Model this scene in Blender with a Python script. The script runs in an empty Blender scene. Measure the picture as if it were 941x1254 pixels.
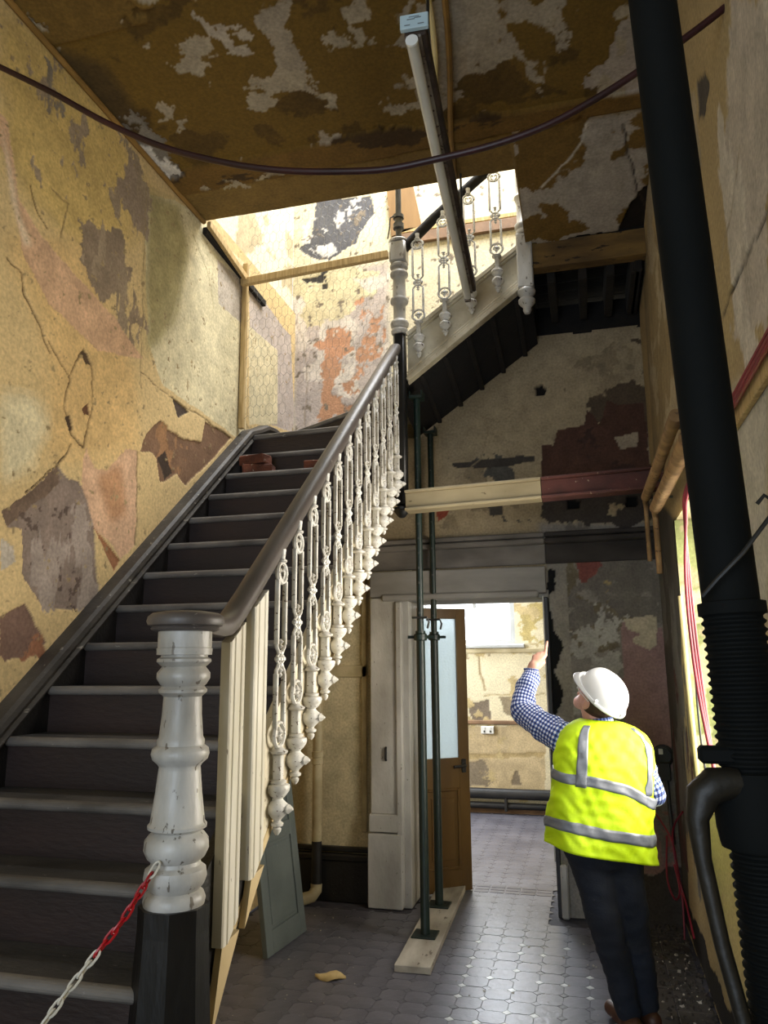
import bpy, bmesh, math, random
import numpy as np
from mathutils import Vector, Matrix
random.seed(7)
SC = bpy.context.scene
COL = SC.collection
PI = math.pi

# ------------------------------------------------------------------ camera
F_PX, PITCH, YAW, ROLL, ZC = 931.54, math.radians(11.03), math.radians(14.69), math.radians(0.413), 1.70
_cy, _sy, _cp, _sp = math.cos(YAW), math.sin(YAW), math.cos(PITCH), math.sin(PITCH)
_fw = np.array([-_sy * _cp, _cy * _cp, _sp]); _r = np.array([_cy, _sy, 0.0]); _d = -np.cross(_r, _fw)
_c, _s = math.cos(ROLL), math.sin(ROLL)
_A = np.array([_c * _r + _s * _d, -_s * _r + _c * _d, _fw])
cam_d = bpy.data.cameras.new('camera'); cam = bpy.data.objects.new('camera', cam_d); COL.objects.link(cam)
cam_d.sensor_fit = 'VERTICAL'; cam_d.sensor_height = 24.0; cam_d.lens = F_PX / 1254 * 24.0
cam_d.clip_start = 0.02
_m = Matrix.Identity(4)
for i in range(3):
    _m[i][0] = _A[0][i]; _m[i][1] = -_A[1][i]; _m[i][2] = -_A[2][i]
_m[2][3] = ZC
cam.matrix_world = _m
SC.camera = cam

def at(x, y, X=None, Y=None, Z=None):
    """photo pixel -> point on the real plane X=, Y= or Z="""
    d = _A.T @ np.array([(x - 470.5) / F_PX, (y - 627) / F_PX, 1.0])
    t = X / d[0] if X is not None else Y / d[1] if Y is not None else (Z - ZC) / d[2]
    return (t * d[0], t * d[1], ZC + t * d[2])

# ------------------------------------------------------------------ world, exposure, daylight
SC.view_settings.view_transform = 'Standard'; SC.view_settings.look = 'None'
SC.view_settings.gamma = 1.0; SC.view_settings.use_curve_mapping = False
SC.view_settings.exposure = 0.0
w = bpy.data.worlds.new('sky'); SC.world = w; w.use_nodes = True
w.node_tree.nodes['Background'].inputs[0].default_value = (0.80, 0.88, 1.0, 1)
w.node_tree.nodes['Background'].inputs[1].default_value = 1.2

def area_light(name, loc, target, sx, sy, power, color, spread=180):
    l = bpy.data.lights.new(name, 'AREA'); l.shape = 'RECTANGLE'; l.size = sx; l.size_y = sy
    l.energy = power; l.color = color; l.spread = math.radians(spread)
    o = bpy.data.objects.new(name, l); COL.objects.link(o); o.location = loc
    o.rotation_euler = (Vector(target) - Vector(loc)).to_track_quat('-Z', 'Y').to_euler()
    return o
# daylight through the roof light over the stairwell, the street door behind the camera,
# the window in the right-hand wall, and the windows of the room beyond
area_light('stairwell_rooflight', (-0.7, 5.1, 7.35), (-0.75, 5.1, 0), 2.2, 1.5, 350, (0.97, 0.98, 1.0))
area_light('street_door_daylight', (-0.9, -2.35, 1.9), (-0.9, 3.0, 2.1), 1.8, 3.0, 92, (0.74, 0.86, 1.0))
area_light('side_window_daylight', (0.822, 3.78, 1.75), (-1.0, 3.75, 1.75), 1.35, 1.3, 66, (1.0, 0.92, 0.79), 125)
area_light('far_room_window_daylight', (-1.4, 9.05, 2.45), (-0.9, 6.0, 0.0), 1.0, 1.0, 95, (0.86, 0.92, 1.0))
area_light('far_room_side_daylight', (-3.0, 7.6, 1.9), (-0.5, 8.0, 1.2), 1.6, 1.8, 140, (0.95, 0.97, 1.0))

# ------------------------------------------------------------------ dimensions of the hall
XL, XR = -2.36, 0.515          # left and right wall faces
YB, YU = 5.65, 5.93            # door wall below, set-back stair wall above
ZT = 4.625                     # ceiling
XO, YN = -1.17, 4.90           # outer line of lower flight, outer line of upper flight
G, R = 0.231, 0.192            # going, riser
Y0, Z0 = 2.693, 1.405          # nosing of tread 0

# ------------------------------------------------------------------ materials
def lin(c):
    if isinstance(c, str):
        c = [int(c[i:i + 2], 16) / 255 for i in (0, 2, 4)]
    return tuple(x / 12.92 if x <= 0.04045 else ((x + 0.055) / 1.055) ** 2.4 for x in c)

def mat(name, c1, c2=None, scale=8.0, rough=0.7, bump=0.15, metal=0.0, detail=6.0, lo=0.35, hi=0.65, stretch=(1, 1, 1), fine=40.0, c3=None, spot=0.62, emit=None, spec=0.5, trans=0.0):
    m = bpy.data.materials.new(name); m.use_nodes = True
    nt = m.node_tree; b = nt.nodes['Principled BSDF']; N = nt.nodes.new; L = nt.links.new
    b.inputs['Roughness'].default_value = rough; b.inputs['Metallic'].default_value = metal
    b.inputs['Specular IOR Level'].default_value = spec
    if trans: b.inputs['Transmission Weight'].default_value = trans
    c1 = (*lin(c1), 1); c2 = (*lin(c2), 1) if c2 else tuple(x * 0.72 for x in c1[:3]) + (1,)
    tc = N('ShaderNodeTexCoord'); mp = N('ShaderNodeMapping'); mp.inputs['Scale'].default_value = stretch
    L(tc.outputs['Object'], mp.inputs['Vector'])
    n = N('ShaderNodeTexNoise'); n.inputs['Scale'].default_value = scale; n.inputs['Detail'].default_value = detail
    L(mp.outputs['Vector'], n.inputs['Vector'])
    r = N('ShaderNodeValToRGB'); r.color_ramp.elements[0].position = lo; r.color_ramp.elements[1].position = hi
    r.color_ramp.elements[0].color = c1; r.color_ramp.elements[1].color = c2
    L(n.outputs['Fac'], r.inputs['Fac'])
    out = r.outputs['Color']
    n2 = N('ShaderNodeTexNoise'); n2.inputs['Scale'].default_value = fine; n2.inputs['Detail'].default_value = 4
    L(mp.outputs['Vector'], n2.inputs['Vector'])
    if c3:
        r3 = N('ShaderNodeValToRGB'); r3.color_ramp.elements[0].position = spot; r3.color_ramp.elements[1].position = spot + 0.03
        r3.color_ramp.elements[0].color = (0, 0, 0, 1); r3.color_ramp.elements[1].color = (1, 1, 1, 1)
        L(n2.outputs['Fac'], r3.inputs['Fac'])
        mx = N('ShaderNodeMix'); mx.data_type = 'RGBA'
        L(r3.outputs['Color'], mx.inputs['Factor']); L(out, mx.inputs['A']); mx.inputs['B'].default_value = (*lin(c3), 1)
        out = mx.outputs['Result']
    L(out, b.inputs['Base Color'])
    if bump:
        bp = N('ShaderNodeBump'); bp.inputs['Strength'].default_value = bump; bp.inputs['Distance'].default_value = 0.01
        L(n2.outputs['Fac'], bp.inputs['Height']); L(bp.outputs['Normal'], b.inputs['Normal'])
    if emit:
        b.inputs['Emission Color'].default_value = (*lin(emit[0]), 1); b.inputs['Emission Strength'].default_value = emit[1]
    return m

def attr_mat(name, rough=0.85, bump=0.25, fine=60.0, amp=0.22):
    """colour from the surface's own paint-layer attribute, with fine plaster grain"""
    m = bpy.data.materials.new(name); m.use_nodes = True
    nt = m.node_tree; b = nt.nodes['Principled BSDF']; N = nt.nodes.new; L = nt.links.new
    b.inputs['Roughness'].default_value = rough; b.inputs['Specular IOR Level'].default_value = 0.3
    a = N('ShaderNodeAttribute'); a.attribute_name = 'paint'
    tc = N('ShaderNodeTexCoord')
    n = N('ShaderNodeTexNoise'); n.inputs['Scale'].default_value = fine; n.inputs['Detail'].default_value = 5
    L(tc.outputs['Object'], n.inputs['Vector'])
    mr = N('ShaderNodeMapRange'); mr.inputs['From Min'].default_value = 0.3; mr.inputs['From Max'].default_value = 0.7
    mr.inputs['To Min'].default_value = 1 - amp; mr.inputs['To Max'].default_value = 1 + amp * 0.6
    L(n.outputs['Fac'], mr.inputs['Value'])
    mx = N('ShaderNodeMix'); mx.data_type = 'RGBA'; mx.blend_type = 'MULTIPLY'; mx.inputs['Factor'].default_value = 1
    L(a.outputs['Color'], mx.inputs['A']); L(mr.outputs['Result'], mx.inputs['B'])
    L(mx.outputs['Result'], b.inputs['Base Color'])
    bp = N('ShaderNodeBump'); bp.inputs['Strength'].default_value = bump; bp.inputs['Distance'].default_value = 0.01
    L(n.outputs['Fac'], bp.inputs['Height']); L(bp.outputs['Normal'], b.inputs['Normal'])
    return m

M = {}
M['plaster'] = attr_mat('layered_plaster')
M['plain'] = mat('plain_plaster', 'cbbd97', 'b3a47e', 2.0, 0.9)
M['white_iron'] = mat('chipped_white_paint', 'd6d5d0', 'b0aca2', 12, 0.45, 0.2, c3='5a4a3c', spot=0.63, fine=70)
M['newel'] = mat('newel_white_paint', 'c6c4be', '96928a', 7, 0.4, 0.2, c3='6d665c', spot=0.64, fine=45, stretch=(1, 1, .4))
M['board_white'] = mat('board_white_gloss', 'dcd8cc', 'c4beac', 6, 0.35, 0.1, c3='7b7364', spot=0.7, fine=60, stretch=(1, 1, .3))
M['string_white'] = mat('string_paint', 'cfc7b0', 'a69a80', 5, 0.6, 0.2, c3='74664e', spot=0.68, fine=50)
M['black_paint'] = mat('black_gloss_wood', '070708', '121212', 9, 0.42, 0.3, c3='4a4642', spot=0.72, fine=30, stretch=(1, 1, .3))
M['tread'] = mat('dusty_stair_tread', '2a2827', '474442', 5, 0.8, 0.3, c3='6c6762', spot=0.70, fine=60, stretch=(.5, 1, 1))
M['nosing'] = mat('worn_nosing', '75706a', '4a4642', 9, 0.65, 0.3, c3='8a857e', spot=0.68, fine=50, stretch=(.4, 1, 1))
M['riser'] = mat('dark_riser', '1d120f', '2b1c18', 6, 0.6, 0.3, c3='453e3a', spot=0.74, fine=70, stretch=(.3, 1, 1))
M['cap_wood'] = mat('grey_capping', '4c4741', '302c28', 6, 0.6, 0.35, c3='7d776d', spot=0.66, fine=40, stretch=(1, .3, 1))
M['dark_string'] = mat('black_string', '131110', '231f1d', 8, 0.5, 0.3, c3='6a645c', spot=0.73, fine=60)
M['rail'] = mat('worn_handrail', '57504c', '3f3935', 5, 0.45, 0.12, c3='8a837c', spot=0.7, fine=45, stretch=(1, .35, .35))
M['raw_wood'] = mat('raw_pine', 'bfab82', '9c845a', 10, 0.8, 0.25, stretch=(1, .15, .15))
M['timber'] = mat('new_timber', 'c8ac78', 'a78b58', 12, 0.75, 0.2, stretch=(6, 6, .6))
M['dark_timber'] = mat('dark_timber', '1c1611', '0e0b08', 9, 0.9, 0.4)
M['black_void'] = mat('near_black_timber', '14100d', '0a0807', 9, 0.95, 0.4)  # near-black timber colour for the upper flight's underside and the landing
M['trimmer'] = mat('yellow_brown_timber', '7a5e2e', '4e3a1c', 9, 0.85, 0.4, c3='2a1e10', spot=0.64, fine=30, stretch=(.3, 1, 1))
M['prop_green'] = mat('dark_green_prop', '0d1c18', '13261f', 9, 0.45, 0.15, c3='5a625a', spot=0.74, fine=60)
M['prop_black'] = mat('prop_silhouette_black', '040606', '070909', 7, 0.8, 0.1, spec=0.12)  # near-black with little sheen: the prop's shaded silhouette is put into the colour
M['prop_nut'] = mat('worn_cast_iron', '1d1912', '12100c', 14, 0.5, 0.2, metal=0.3)
M['plank'] = mat('cement_stained_plank', 'bdb6a8', '8e8678', 7, 0.85, 0.35, stretch=(1, .3, 1), c3='6f665a', spot=0.66, fine=30)
M['door_brown'] = mat('brown_door_paint', '735528', '60461f', 5, 0.4, 0.12, stretch=(1, 1, .3))
M['frame_grey'] = mat('grey_white_architrave', 'bfbcb5', '98948c', 4, 0.6, 0.25, c3='6f685e', spot=0.69, fine=55, stretch=(1, 1, .5))
M['lintel'] = mat('dusty_lintel', '8d8a84', '6d6963', 5, 0.7, 0.3, stretch=(.3, 1, 1))
M['cornice'] = mat('dusty_cornice', '77716a', '4f4a44', 4, 0.8, 0.3, stretch=(.5, 1, 1))
M['skirting'] = mat('black_skirting', '121212', '202020', 6, 0.45, 0.25, c3='777370', spot=0.74, fine=60)
M['pipe_cream'] = mat('cream_pipe', 'bdb08e', '9d8f6c', 6, 0.6, 0.15, c3='6d5c3e', spot=0.7)
M['pipe_lagged'] = mat('lagged_pipe', 'a08058', '7a5f3e', 10, 0.9, 0.5, c3='5a4630', spot=0.64)
M['pipe_black'] = mat('black_pipe', '141414', '262423', 6, 0.5, 0.2)
M['yellow_conduit'] = mat('cream_yellow_conduit', 'efe0ac', 'dccb90', 5, 0.5, 0.1)
M['brown_conduit'] = mat('brown_conduit', '8d6a31', '70531f', 5, 0.6, 0.2)
M['red_cable'] = mat('red_cable', '8e1a30', '6f1426', 5, 0.45, 0.05)
M['cable_dark'] = mat('maroon_cable', '341217', '22090e', 5, 0.45, 0.05)
M['black_cable'] = mat('black_cable', '101010', '181818', 5, 0.5, 0.05)
M['grey_door'] = mat('grey_green_panel_door', '646c6a', '545c5a', 4, 0.55, 0.15, c3='7f8788', spot=0.72, fine=50)
M['red_chain'] = mat('red_plastic', 'b0121c', '96101a', 5, 0.3, 0.05)
M['white_chain'] = mat('white_plastic', 'ded9cc', 'c4beae', 8, 0.35, 0.05)
M['brick'] = mat('old_brick', '6f3c26', '4d2a1c', 10, 0.9, 0.6, c3='9a8878', spot=0.64)
M['leaf'] = mat('dry_leaf', 'd2bc88', 'b59c66', 12, 0.8, 0.3)
M['beam_cream'] = mat('cream_beam_paint', 'a89a7a', '8f8264', 5, 0.7, 0.2, stretch=(.4, 1, 1), c3='675a42', spot=0.7)
M['beam_red'] = mat('red_oxide_beam_paint', '593029', '43241f', 7, 0.75, 0.3, c3='8f7b68', spot=0.69)
M['lamp_body'] = mat('rusted_lamp_body', '8d8880', '5a4a3c', 9, 0.5, 0.3, c3='30241b', spot=0.6, fine=35)
M['lamp_dark'] = mat('dark_rusty_lamp_side', '2a211b', '4a3a2e', 14, 0.8, 0.4)
M['tube'] = mat('dull_fluorescent_tube', 'd8d8d2', 'c6c6be', 4, 0.25, 0.0)
M['tube_end'] = mat('white_tube_end', 'f2f4f4', 'e6eaea', 4, 0.3, 0.0)
M['label'] = mat('pale_blue_label', 'c3dbe6', 'b2cddb', 4, 0.3, 0.0)
M['label_ink'] = mat('grey_label_print', '77848c', '667078', 4, 0.5, 0.0)
M['wire'] = mat('galvanised_wire', '8e8c84', '6e6c66', 9, 0.5, 0.0, metal=0.6)
M['plywood'] = mat('plywood', '9c7a4c', '80633c', 5, 0.8, 0.2, stretch=(1, 1, .2))
M['steel'] = mat('dull_steel', '5a5a58', '3e3e3c', 9, 0.45, 0.1, metal=0.7)
M['bed'] = mat('floor_screed', '45434a', '35333a', 8, 0.8, 0.4)
M['tile'] = mat('dusty_grey_tile', '6c6b73', '55545d', 3.2, 0.36, 0.22, c3='85858b', spot=0.7, fine=25, spec=0.6)
M['tile_white'] = mat('white_inset_tile', 'd5d8d8', 'a9adae', 9, 0.35, 0.1)
M['tile_dirty'] = mat('dirty_inset_tile', '605f67', '4f4e57', 9, 0.30, 0.15)
M['border'] = mat('dark_border_tile', '4d4945', '36322f', 4, 0.6, 0.3, c3='7c7670', spot=0.66)
M['rubble'] = mat('plaster_rubble', '4a443e', '2a2622', 22, 0.95, 0.5, c3='b9b2a6', spot=0.66, fine=30)
M['white_rubble'] = mat('pale_plaster_bits', 'c9c3b6', '9d968a', 18, 0.9, 0.4)
M['white_paint'] = mat('white_window_paint', 'b4b5b4', 'a2a3a0', 6, 0.4, 0.1)
M['sky_glass'] = mat('bright_overcast_sky', 'eef4fa', 'eef4fa', 1, 1.0, 0.0, emit=('eef5ff', 1.15))
M['socket'] = mat('white_socket', 'e2e2de', 'd0d0cc', 5, 0.35, 0.0)
M['brown_rail'] = mat('brown_dado_rail', '8a6c50', '6e543c', 5, 0.7, 0.2)

def glass_mat():
    m = bpy.data.materials.new('reeded_frosted_glass'); m.use_nodes = True
    nt = m.node_tree; N = nt.nodes.new; L = nt.links.new; b = nt.nodes['Principled BSDF']
    b.inputs['Base Color'].default_value = (0.80, 0.88, 0.90, 1); b.inputs['Roughness'].default_value = 0.25
    b.inputs['Transmission Weight'].default_value = 0.5; b.inputs['IOR'].default_value = 1.3
    t = N('ShaderNodeBsdfTranslucent'); t.inputs['Color'].default_value = (0.50, 0.56, 0.58, 1)
    tc = N('ShaderNodeTexCoord'); n = N('ShaderNodeTexNoise'); n.inputs['Scale'].default_value = 60; n.inputs['Detail'].default_value = 5
    L(tc.outputs['Object'], n.inputs['Vector'])
    bp = N('ShaderNodeBump'); bp.inputs['Strength'].default_value = 0.6; bp.inputs['Distance'].default_value = 0.006
    L(n.outputs['Fac'], bp.inputs['Height']); L(bp.outputs['Normal'], b.inputs['Normal']); L(bp.outputs['Normal'], t.inputs['Normal'])
    mx = N('ShaderNodeMixShader'); mx.inputs['Fac'].default_value = 0.65
    L(b.outputs['BSDF'], mx.inputs[1]); L(t.outputs['BSDF'], mx.inputs[2]); L(mx.outputs['Shader'], nt.nodes['Material Output'].inputs['Surface'])
    return m
M['glass'] = glass_mat()

# ------------------------------------------------------------------ mesh builder
class MB:
    def __init__(s): s.v = []; s.f = []; s.sm = []; s.uv = {}
    def add(s, vs, fs, smooth=False):
        b = len(s.v); s.v += [tuple(p) for p in vs]
        for f in fs: s.f.append(tuple(b + i for i in f)); s.sm.append(smooth)
        return b
    def box(s, c, d, rot=None, bev=0.0):
        """chamfered box: centre, full sizes, optional rotation matrix"""
        h = [x / 2 for x in d]; e = min(bev, *(x * 0.45 for x in h)) if bev else 0
        vs = []; idx = {}
        for sx in (-1, 1):
            for sy in (-1, 1):
                for sz in (-1, 1):
                    S = (sx, sy, sz)
                    for ax in range(3 if e else 1):
                        p = [S[k] * (h[k] - (e if (e and k != ax) else 0)) for k in range(3)]
                        idx[S, ax] = len(vs); vs.append(p)
        def I(S, ax): return idx[S, ax if e else 0]
        fs = []
        for ax in range(3):
            a, b = [k for k in range(3) if k != ax]
            for sg in (-1, 1):
                q = []
                for (u, v2) in ((-1, -1), (1, -1), (1, 1), (-1, 1)):
                    S = [0, 0, 0]; S[ax] = sg; S[a] = u; S[b] = v2; q.append(I(tuple(S), ax))
                flip = (sg < 0) ^ (ax == 1)
                fs.append(q[::-1] if flip else q)
        if e:
            for ax in range(3):
                a, b = [k for k in range(3) if k != ax]
                for sa in (-1, 1):
                    for sb in (-1, 1):
                        S0 = [0, 0, 0]; S0[a] = sa; S0[b] = sb; S1 = S0[:]; S0[ax] = -1; S1[ax] = 1
                        S0 = tuple(S0); S1 = tuple(S1)
                        fs.append([I(S0, a), I(S1, a), I(S1, b), I(S0, b)])
            for sx in (-1, 1):
                for sy in (-1, 1):
                    for sz in (-1, 1):
                        S = (sx, sy, sz); fs.append([I(S, 0), I(S, 1), I(S, 2)])
        Rm = rot or Matrix.Identity(3); c = Vector(c)
        s.add([Rm @ Vector(p) + c for p in vs], fs)
        return s
    def beam(s, p0, p1, w, h, up=(0, 0, 1), bev=0.0):
        """rectangular bar from p0 to p1, w across and h along up"""
        p0 = Vector(p0); p1 = Vector(p1); z = (p1 - p0); L = z.length; z.normalize()
        x = z.cross(Vector(up)); x.normalize(); y = x.cross(z) * -1; y = z.cross(x) * 1
        y = Vector(up) - z * z.dot(Vector(up)); y.normalize()
        Rm = Matrix((x, y, z)).transposed()
        if Rm.determinant() < 0: Rm = Matrix((-x, y, z)).transposed()
        return s.box((p0 + p1) / 2, (w, h, L), Rm, bev)
    def tube(s, pts, r, n=10, cap=True, closed=False, flat=None, smooth=True):
        P = [Vector(p) for p in pts]; k = len(P)
        rs = r if hasattr(r, '__len__') else [r] * k
        T = []
        for i in range(k):
            if closed: t = P[(i + 1) % k] - P[i - 1]
            else: t = P[min(i + 1, k - 1)] - P[max(i - 1, 0)]
            T.append(t.normalized())
        up = Vector((0, 0, 1)) if abs(T[0].z) < 0.9 else Vector((1, 0, 0))
        if flat is not None: up = Vector(flat[0])
        nx = T[0].cross(up).normalized(); rings = []
        for i in range(k):
            if flat is not None: nx = T[i].cross(Vector(flat[0])).normalized()
            else: nx = (nx - T[i] * nx.dot(T[i])).normalized()
            ny = T[i].cross(nx)
            fx = flat[1] if flat else 1.0
            rings.append([P[i] + (nx * math.cos(a) * fx + ny * math.sin(a)) * rs[i] for a in (2 * PI * j / n for j in range(n))])
        vs = [p for q in rings for p in q]; fs = []
        m = k if closed else k - 1
        for i in range(m):
            i2 = (i + 1) % k
            for j in range(n):
                j2 = (j + 1) % n; fs.append((i * n + j, i * n + j2, i2 * n + j2, i2 * n + j))
        s.add(vs, fs, smooth)
        if cap and not closed:
            s.add(rings[0][::-1], [tuple(range(n))]); s.add(rings[-1], [tuple(range(n))])
        return s
    def lathe(s, prof, c=(0, 0, 0), n=24, axis=None, smooth=True):
        """profile of (radius, height) turned about the vertical through c (or another axis)"""
        Rm = Matrix.Identity(3)
        if axis is not None: Rm = Vector((0, 0, 1)).rotation_difference(Vector(axis)).to_matrix()
        c = Vector(c); vs = []; fs = []
        for (r, z) in prof:
            for j in range(n):
                a = 2 * PI * j / n; vs.append(c + Rm @ Vector((r * math.cos(a), r * math.sin(a), z)))
        for i in range(len(prof) - 1):
            for j in range(n):
                j2 = (j + 1) % n; fs.append((i * n + j, i * n + j2, (i + 1) * n + j2, (i + 1) * n + j))
        fs.append(tuple(range(n))[::-1]); fs.append(tuple((len(prof) - 1) * n + j for j in range(n)))
        s.add(vs, fs, smooth); return s
    def prism(s, poly, d):
        """polygon of 3-D points pushed along vector d"""
        P = [Vector(p) for p in poly]; d = Vector(d); n = len(P)
        s.add(P + [p + d for p in P], [tuple(range(n))[::-1], tuple(range(n, 2 * n))] + [(i, (i + 1) % n, n + (i + 1) % n, n + i) for i in range(n)])
        return s
    def build(s, name, m, parent=None, kind=None, fix=True):
        me = bpy.data.meshes.new(name); me.from_pydata(s.v, [], s.f); me.update()
        me.polygons.foreach_set('use_smooth', s.sm)
        if fix:
            bm = bmesh.new(); bm.from_mesh(me); bmesh.ops.recalc_face_normals(bm, faces=bm.faces); bm.to_mesh(me); bm.free()
        if any(s.sm):
            try: me.set_sharp_from_angle(angle=math.radians(42))
            except Exception: pass
        o = bpy.data.objects.new(name, me); COL.objects.link(o)
        if m: me.materials.append(m)
        if parent: o.parent = parent
        if kind: o['kind'] = kind
        return o

def tag(o, label, cat, group=None):
    o['label'] = label; o['category'] = cat
    if group: o['group'] = group
    return o
def thing(name, label, cat, loc=(0, 0, 0), group=None):
    o = bpy.data.objects.new(name, None); COL.objects.link(o); o.empty_display_size = 0.05
    o.location = loc
    return tag(o, label, cat, group)
def under(o, *parts):
    """keep the parts where they stand although their thing's empty sits elsewhere"""
    for p in parts: p.parent = o; p.matrix_parent_inverse = Matrix.Translation(-Vector(o.location))
def struct(o): o['kind'] = 'structure'; return o

# ------------------------------------------------------------------ layered plaster surfaces
def _hash(ix, iy, seed):
    h = (ix.astype(np.int64) * 374761393 + iy.astype(np.int64) * 668265263 + seed * 1442695041) & 0xffffffff
    h = ((h ^ (h >> 13)) * 1274126177) & 0xffffffff
    return ((h ^ (h >> 16)) & 0xffff) / 65535.0
def vnoise(u, v, seed):
    iu = np.floor(u); iv = np.floor(v); fu = u - iu; fv = v - iv
    fu = fu * fu * (3 - 2 * fu); fv = fv * fv * (3 - 2 * fv)
    a = _hash(iu, iv, seed); b = _hash(iu + 1, iv, seed); c = _hash(iu, iv + 1, seed); d = _hash(iu + 1, iv + 1, seed)
    return (a * (1 - fu) + b * fu) * (1 - fv) + (c * (1 - fu) + d * fu) * fv
def fbm(u, v, scale, octv=5, seed=1):
    t = 0; amp = 0.5; s = 0; sc = scale
    for k in range(octv):
        t = t + amp * vnoise(u * sc + 17.3 * k, v * sc - 9.1 * k, seed + k); s += amp; amp *= 0.55; sc *= 2.03
    return t / s
def inpoly(u, v, pts):
    r = np.zeros(u.shape, bool); n = len(pts)
    for i in range(n):
        x1, y1 = pts[i]; x2, y2 = pts[(i + 1) % n]
        if y1 == y2: continue
        c = ((y1 > v) != (y2 > v)) & (u < (x2 - x1) * (v - y1) / (y2 - y1) + x1)
        r ^= c
    return r
def polydist(u, v, pts):
    d = np.full(u.shape, 9.0)
    for (x1, y1), (x2, y2) in zip(pts[:-1], pts[1:]):
        dx, dy = x2 - x1, y2 - y1; L2 = dx * dx + dy * dy + 1e-12
        t = np.clip(((u - x1) * dx + (v - y1) * dy) / L2, 0, 1)
        d = np.minimum(d, np.hypot(u - x1 - t * dx, v - y1 - t * dy))
    return d

def plaster(name, origin, ua, va, U, V, res, base, layers, holes=(), keep=None, relief=None, parent=None, seed=3, tone=0.16):
    """a wall or ceiling as a fine grid: paint and plaster layers each with their own outline, colour and depth"""
    nu = int(round(U / res)) + 1; nv = int(round(V / res)) + 1
    u, v = np.meshgrid(np.linspace(0, U, nu), np.linspace(0, V, nv))
    col = np.empty(u.shape + (3,)); col[:] = lin(base)
    dep = np.zeros(u.shape)
    w1 = fbm(u, v, 6, 5, seed) - 0.5; w2 = fbm(u, v, 6, 5, seed + 31) - 0.5
    for k, ly in enumerate(layers):
        kind = ly[0]
        if kind == 'poly':        # pts, colour, depth, warp
            _, pts, c, dz, wp = ly
            m = inpoly(u + w1 * wp * 2, v + w2 * wp * 2, pts).astype(float)
        elif kind == 'soft':      # tint with soft edges (fading stain)
            _, pts, c, dz, wp = ly
            m = 0
            for q in range(9):
                a = 2.4 * q; rr = wp * math.sqrt(q / 9)
                m = m + inpoly(u + rr * math.cos(a) + w1 * wp, v + rr * math.sin(a) + w2 * wp, pts)
            m = m / 9.0
        elif kind == 'flake':     # pts or None, colour, depth, noise scale, threshold, stretch
            _, pts, c, dz, sc, th, st = ly
            n = fbm(u * st[0], v * st[1], sc, 6, seed + 57 + 13 * k)
            m = np.clip((n - th) / 0.012, 0, 1)
            if pts is not None: m = m * inpoly(u + w1 * 0.3, v + w2 * 0.3, pts)
        elif kind == 'crack':     # polyline, colour, depth, width
            _, pts, c, dz, wd = ly
            d = polydist(u + w1 * 0.06, v + w2 * 0.06, pts)
            m = np.clip((wd * (0.5 + 1.2 * fbm(u, v, 9, 3, seed + k)) - d) / (res * 0.8) + 0.5, 0, 1)
        c = np.array(lin(c)); n = fbm(u, v, 14, 5, seed + 5 * k + 2)
        cc = c[None, None, :] * (1 + 0.55 * (n - 0.5))[..., None]
        col = col * (1 - m[..., None]) + cc * m[..., None]
        dep = dep * (1 - m) + dz * m
    t = fbm(u, v, 1.3, 4, seed + 90); t2 = fbm(u, v, 9, 5, seed + 91)
    col = col * (1 + tone * (t - 0.5) * 2 + tone * 1.2 * (t2 - 0.5))[..., None]
    dep = dep + 0.010 * (fbm(u, v, 1.5, 3, seed + 70) - 0.5) + 0.003 * (t2 - 0.5)
    if relief is not None: dep = dep + relief(u, v)
    O = np.array(origin); ua = np.array(ua, float); va = np.array(va, float); nn = np.cross(ua, va)
    P = O + u[..., None] * ua + v[..., None] * va - dep[..., None] * nn
    idx = np.arange(nu * nv).reshape(nv, nu)
    q = np.stack([idx[:-1, :-1], idx[:-1, 1:], idx[1:, 1:], idx[1:, :-1]], -1)
    cu = (u[:-1, :-1] + u[1:, 1:]) / 2; cv = (v[:-1, :-1] + v[1:, 1:]) / 2
    ok = np.ones(cu.shape, bool)
    for (a, b, c2, d2) in holes: ok &= ~((cu > a) & (cu < b) & (cv > c2) & (cv < d2))
    if keep is not None: ok &= keep(cu, cv)
    q = q[ok]
    me = bpy.data.meshes.new(name); n = len(q)
    me.vertices.add(nu * nv); me.vertices.foreach_set('co', P.reshape(-1))
    me.loops.add(n * 4); me.loops.foreach_set('vertex_index', q.reshape(-1).astype(np.int32))
    me.polygons.add(n); me.polygons.foreach_set('loop_start', np.arange(0, n * 4, 4, dtype=np.int32))
    me.polygons.foreach_set('use_smooth', np.ones(n, bool))
    me.update(calc_edges=True); me.validate()
    at_ = me.color_attributes.new('paint', 'FLOAT_COLOR', 'POINT')
    rgba = np.ones((nu * nv, 4), np.float32); rgba[:, :3] = np.clip(col.reshape(-1, 3), 0.004, 0.95)
    at_.data.foreach_set('color', rgba.reshape(-1))
    me.materials.append(M['plaster'])
    o = bpy.data.objects.new(name, me); COL.objects.link(o)
    if parent: o.parent = parent
    o['kind'] = 'structure'
    return o

# ================================================================== THE SETTING
def pts(s, f): return [f(*map(float, q.split(','))) for q in s.split()]

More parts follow.
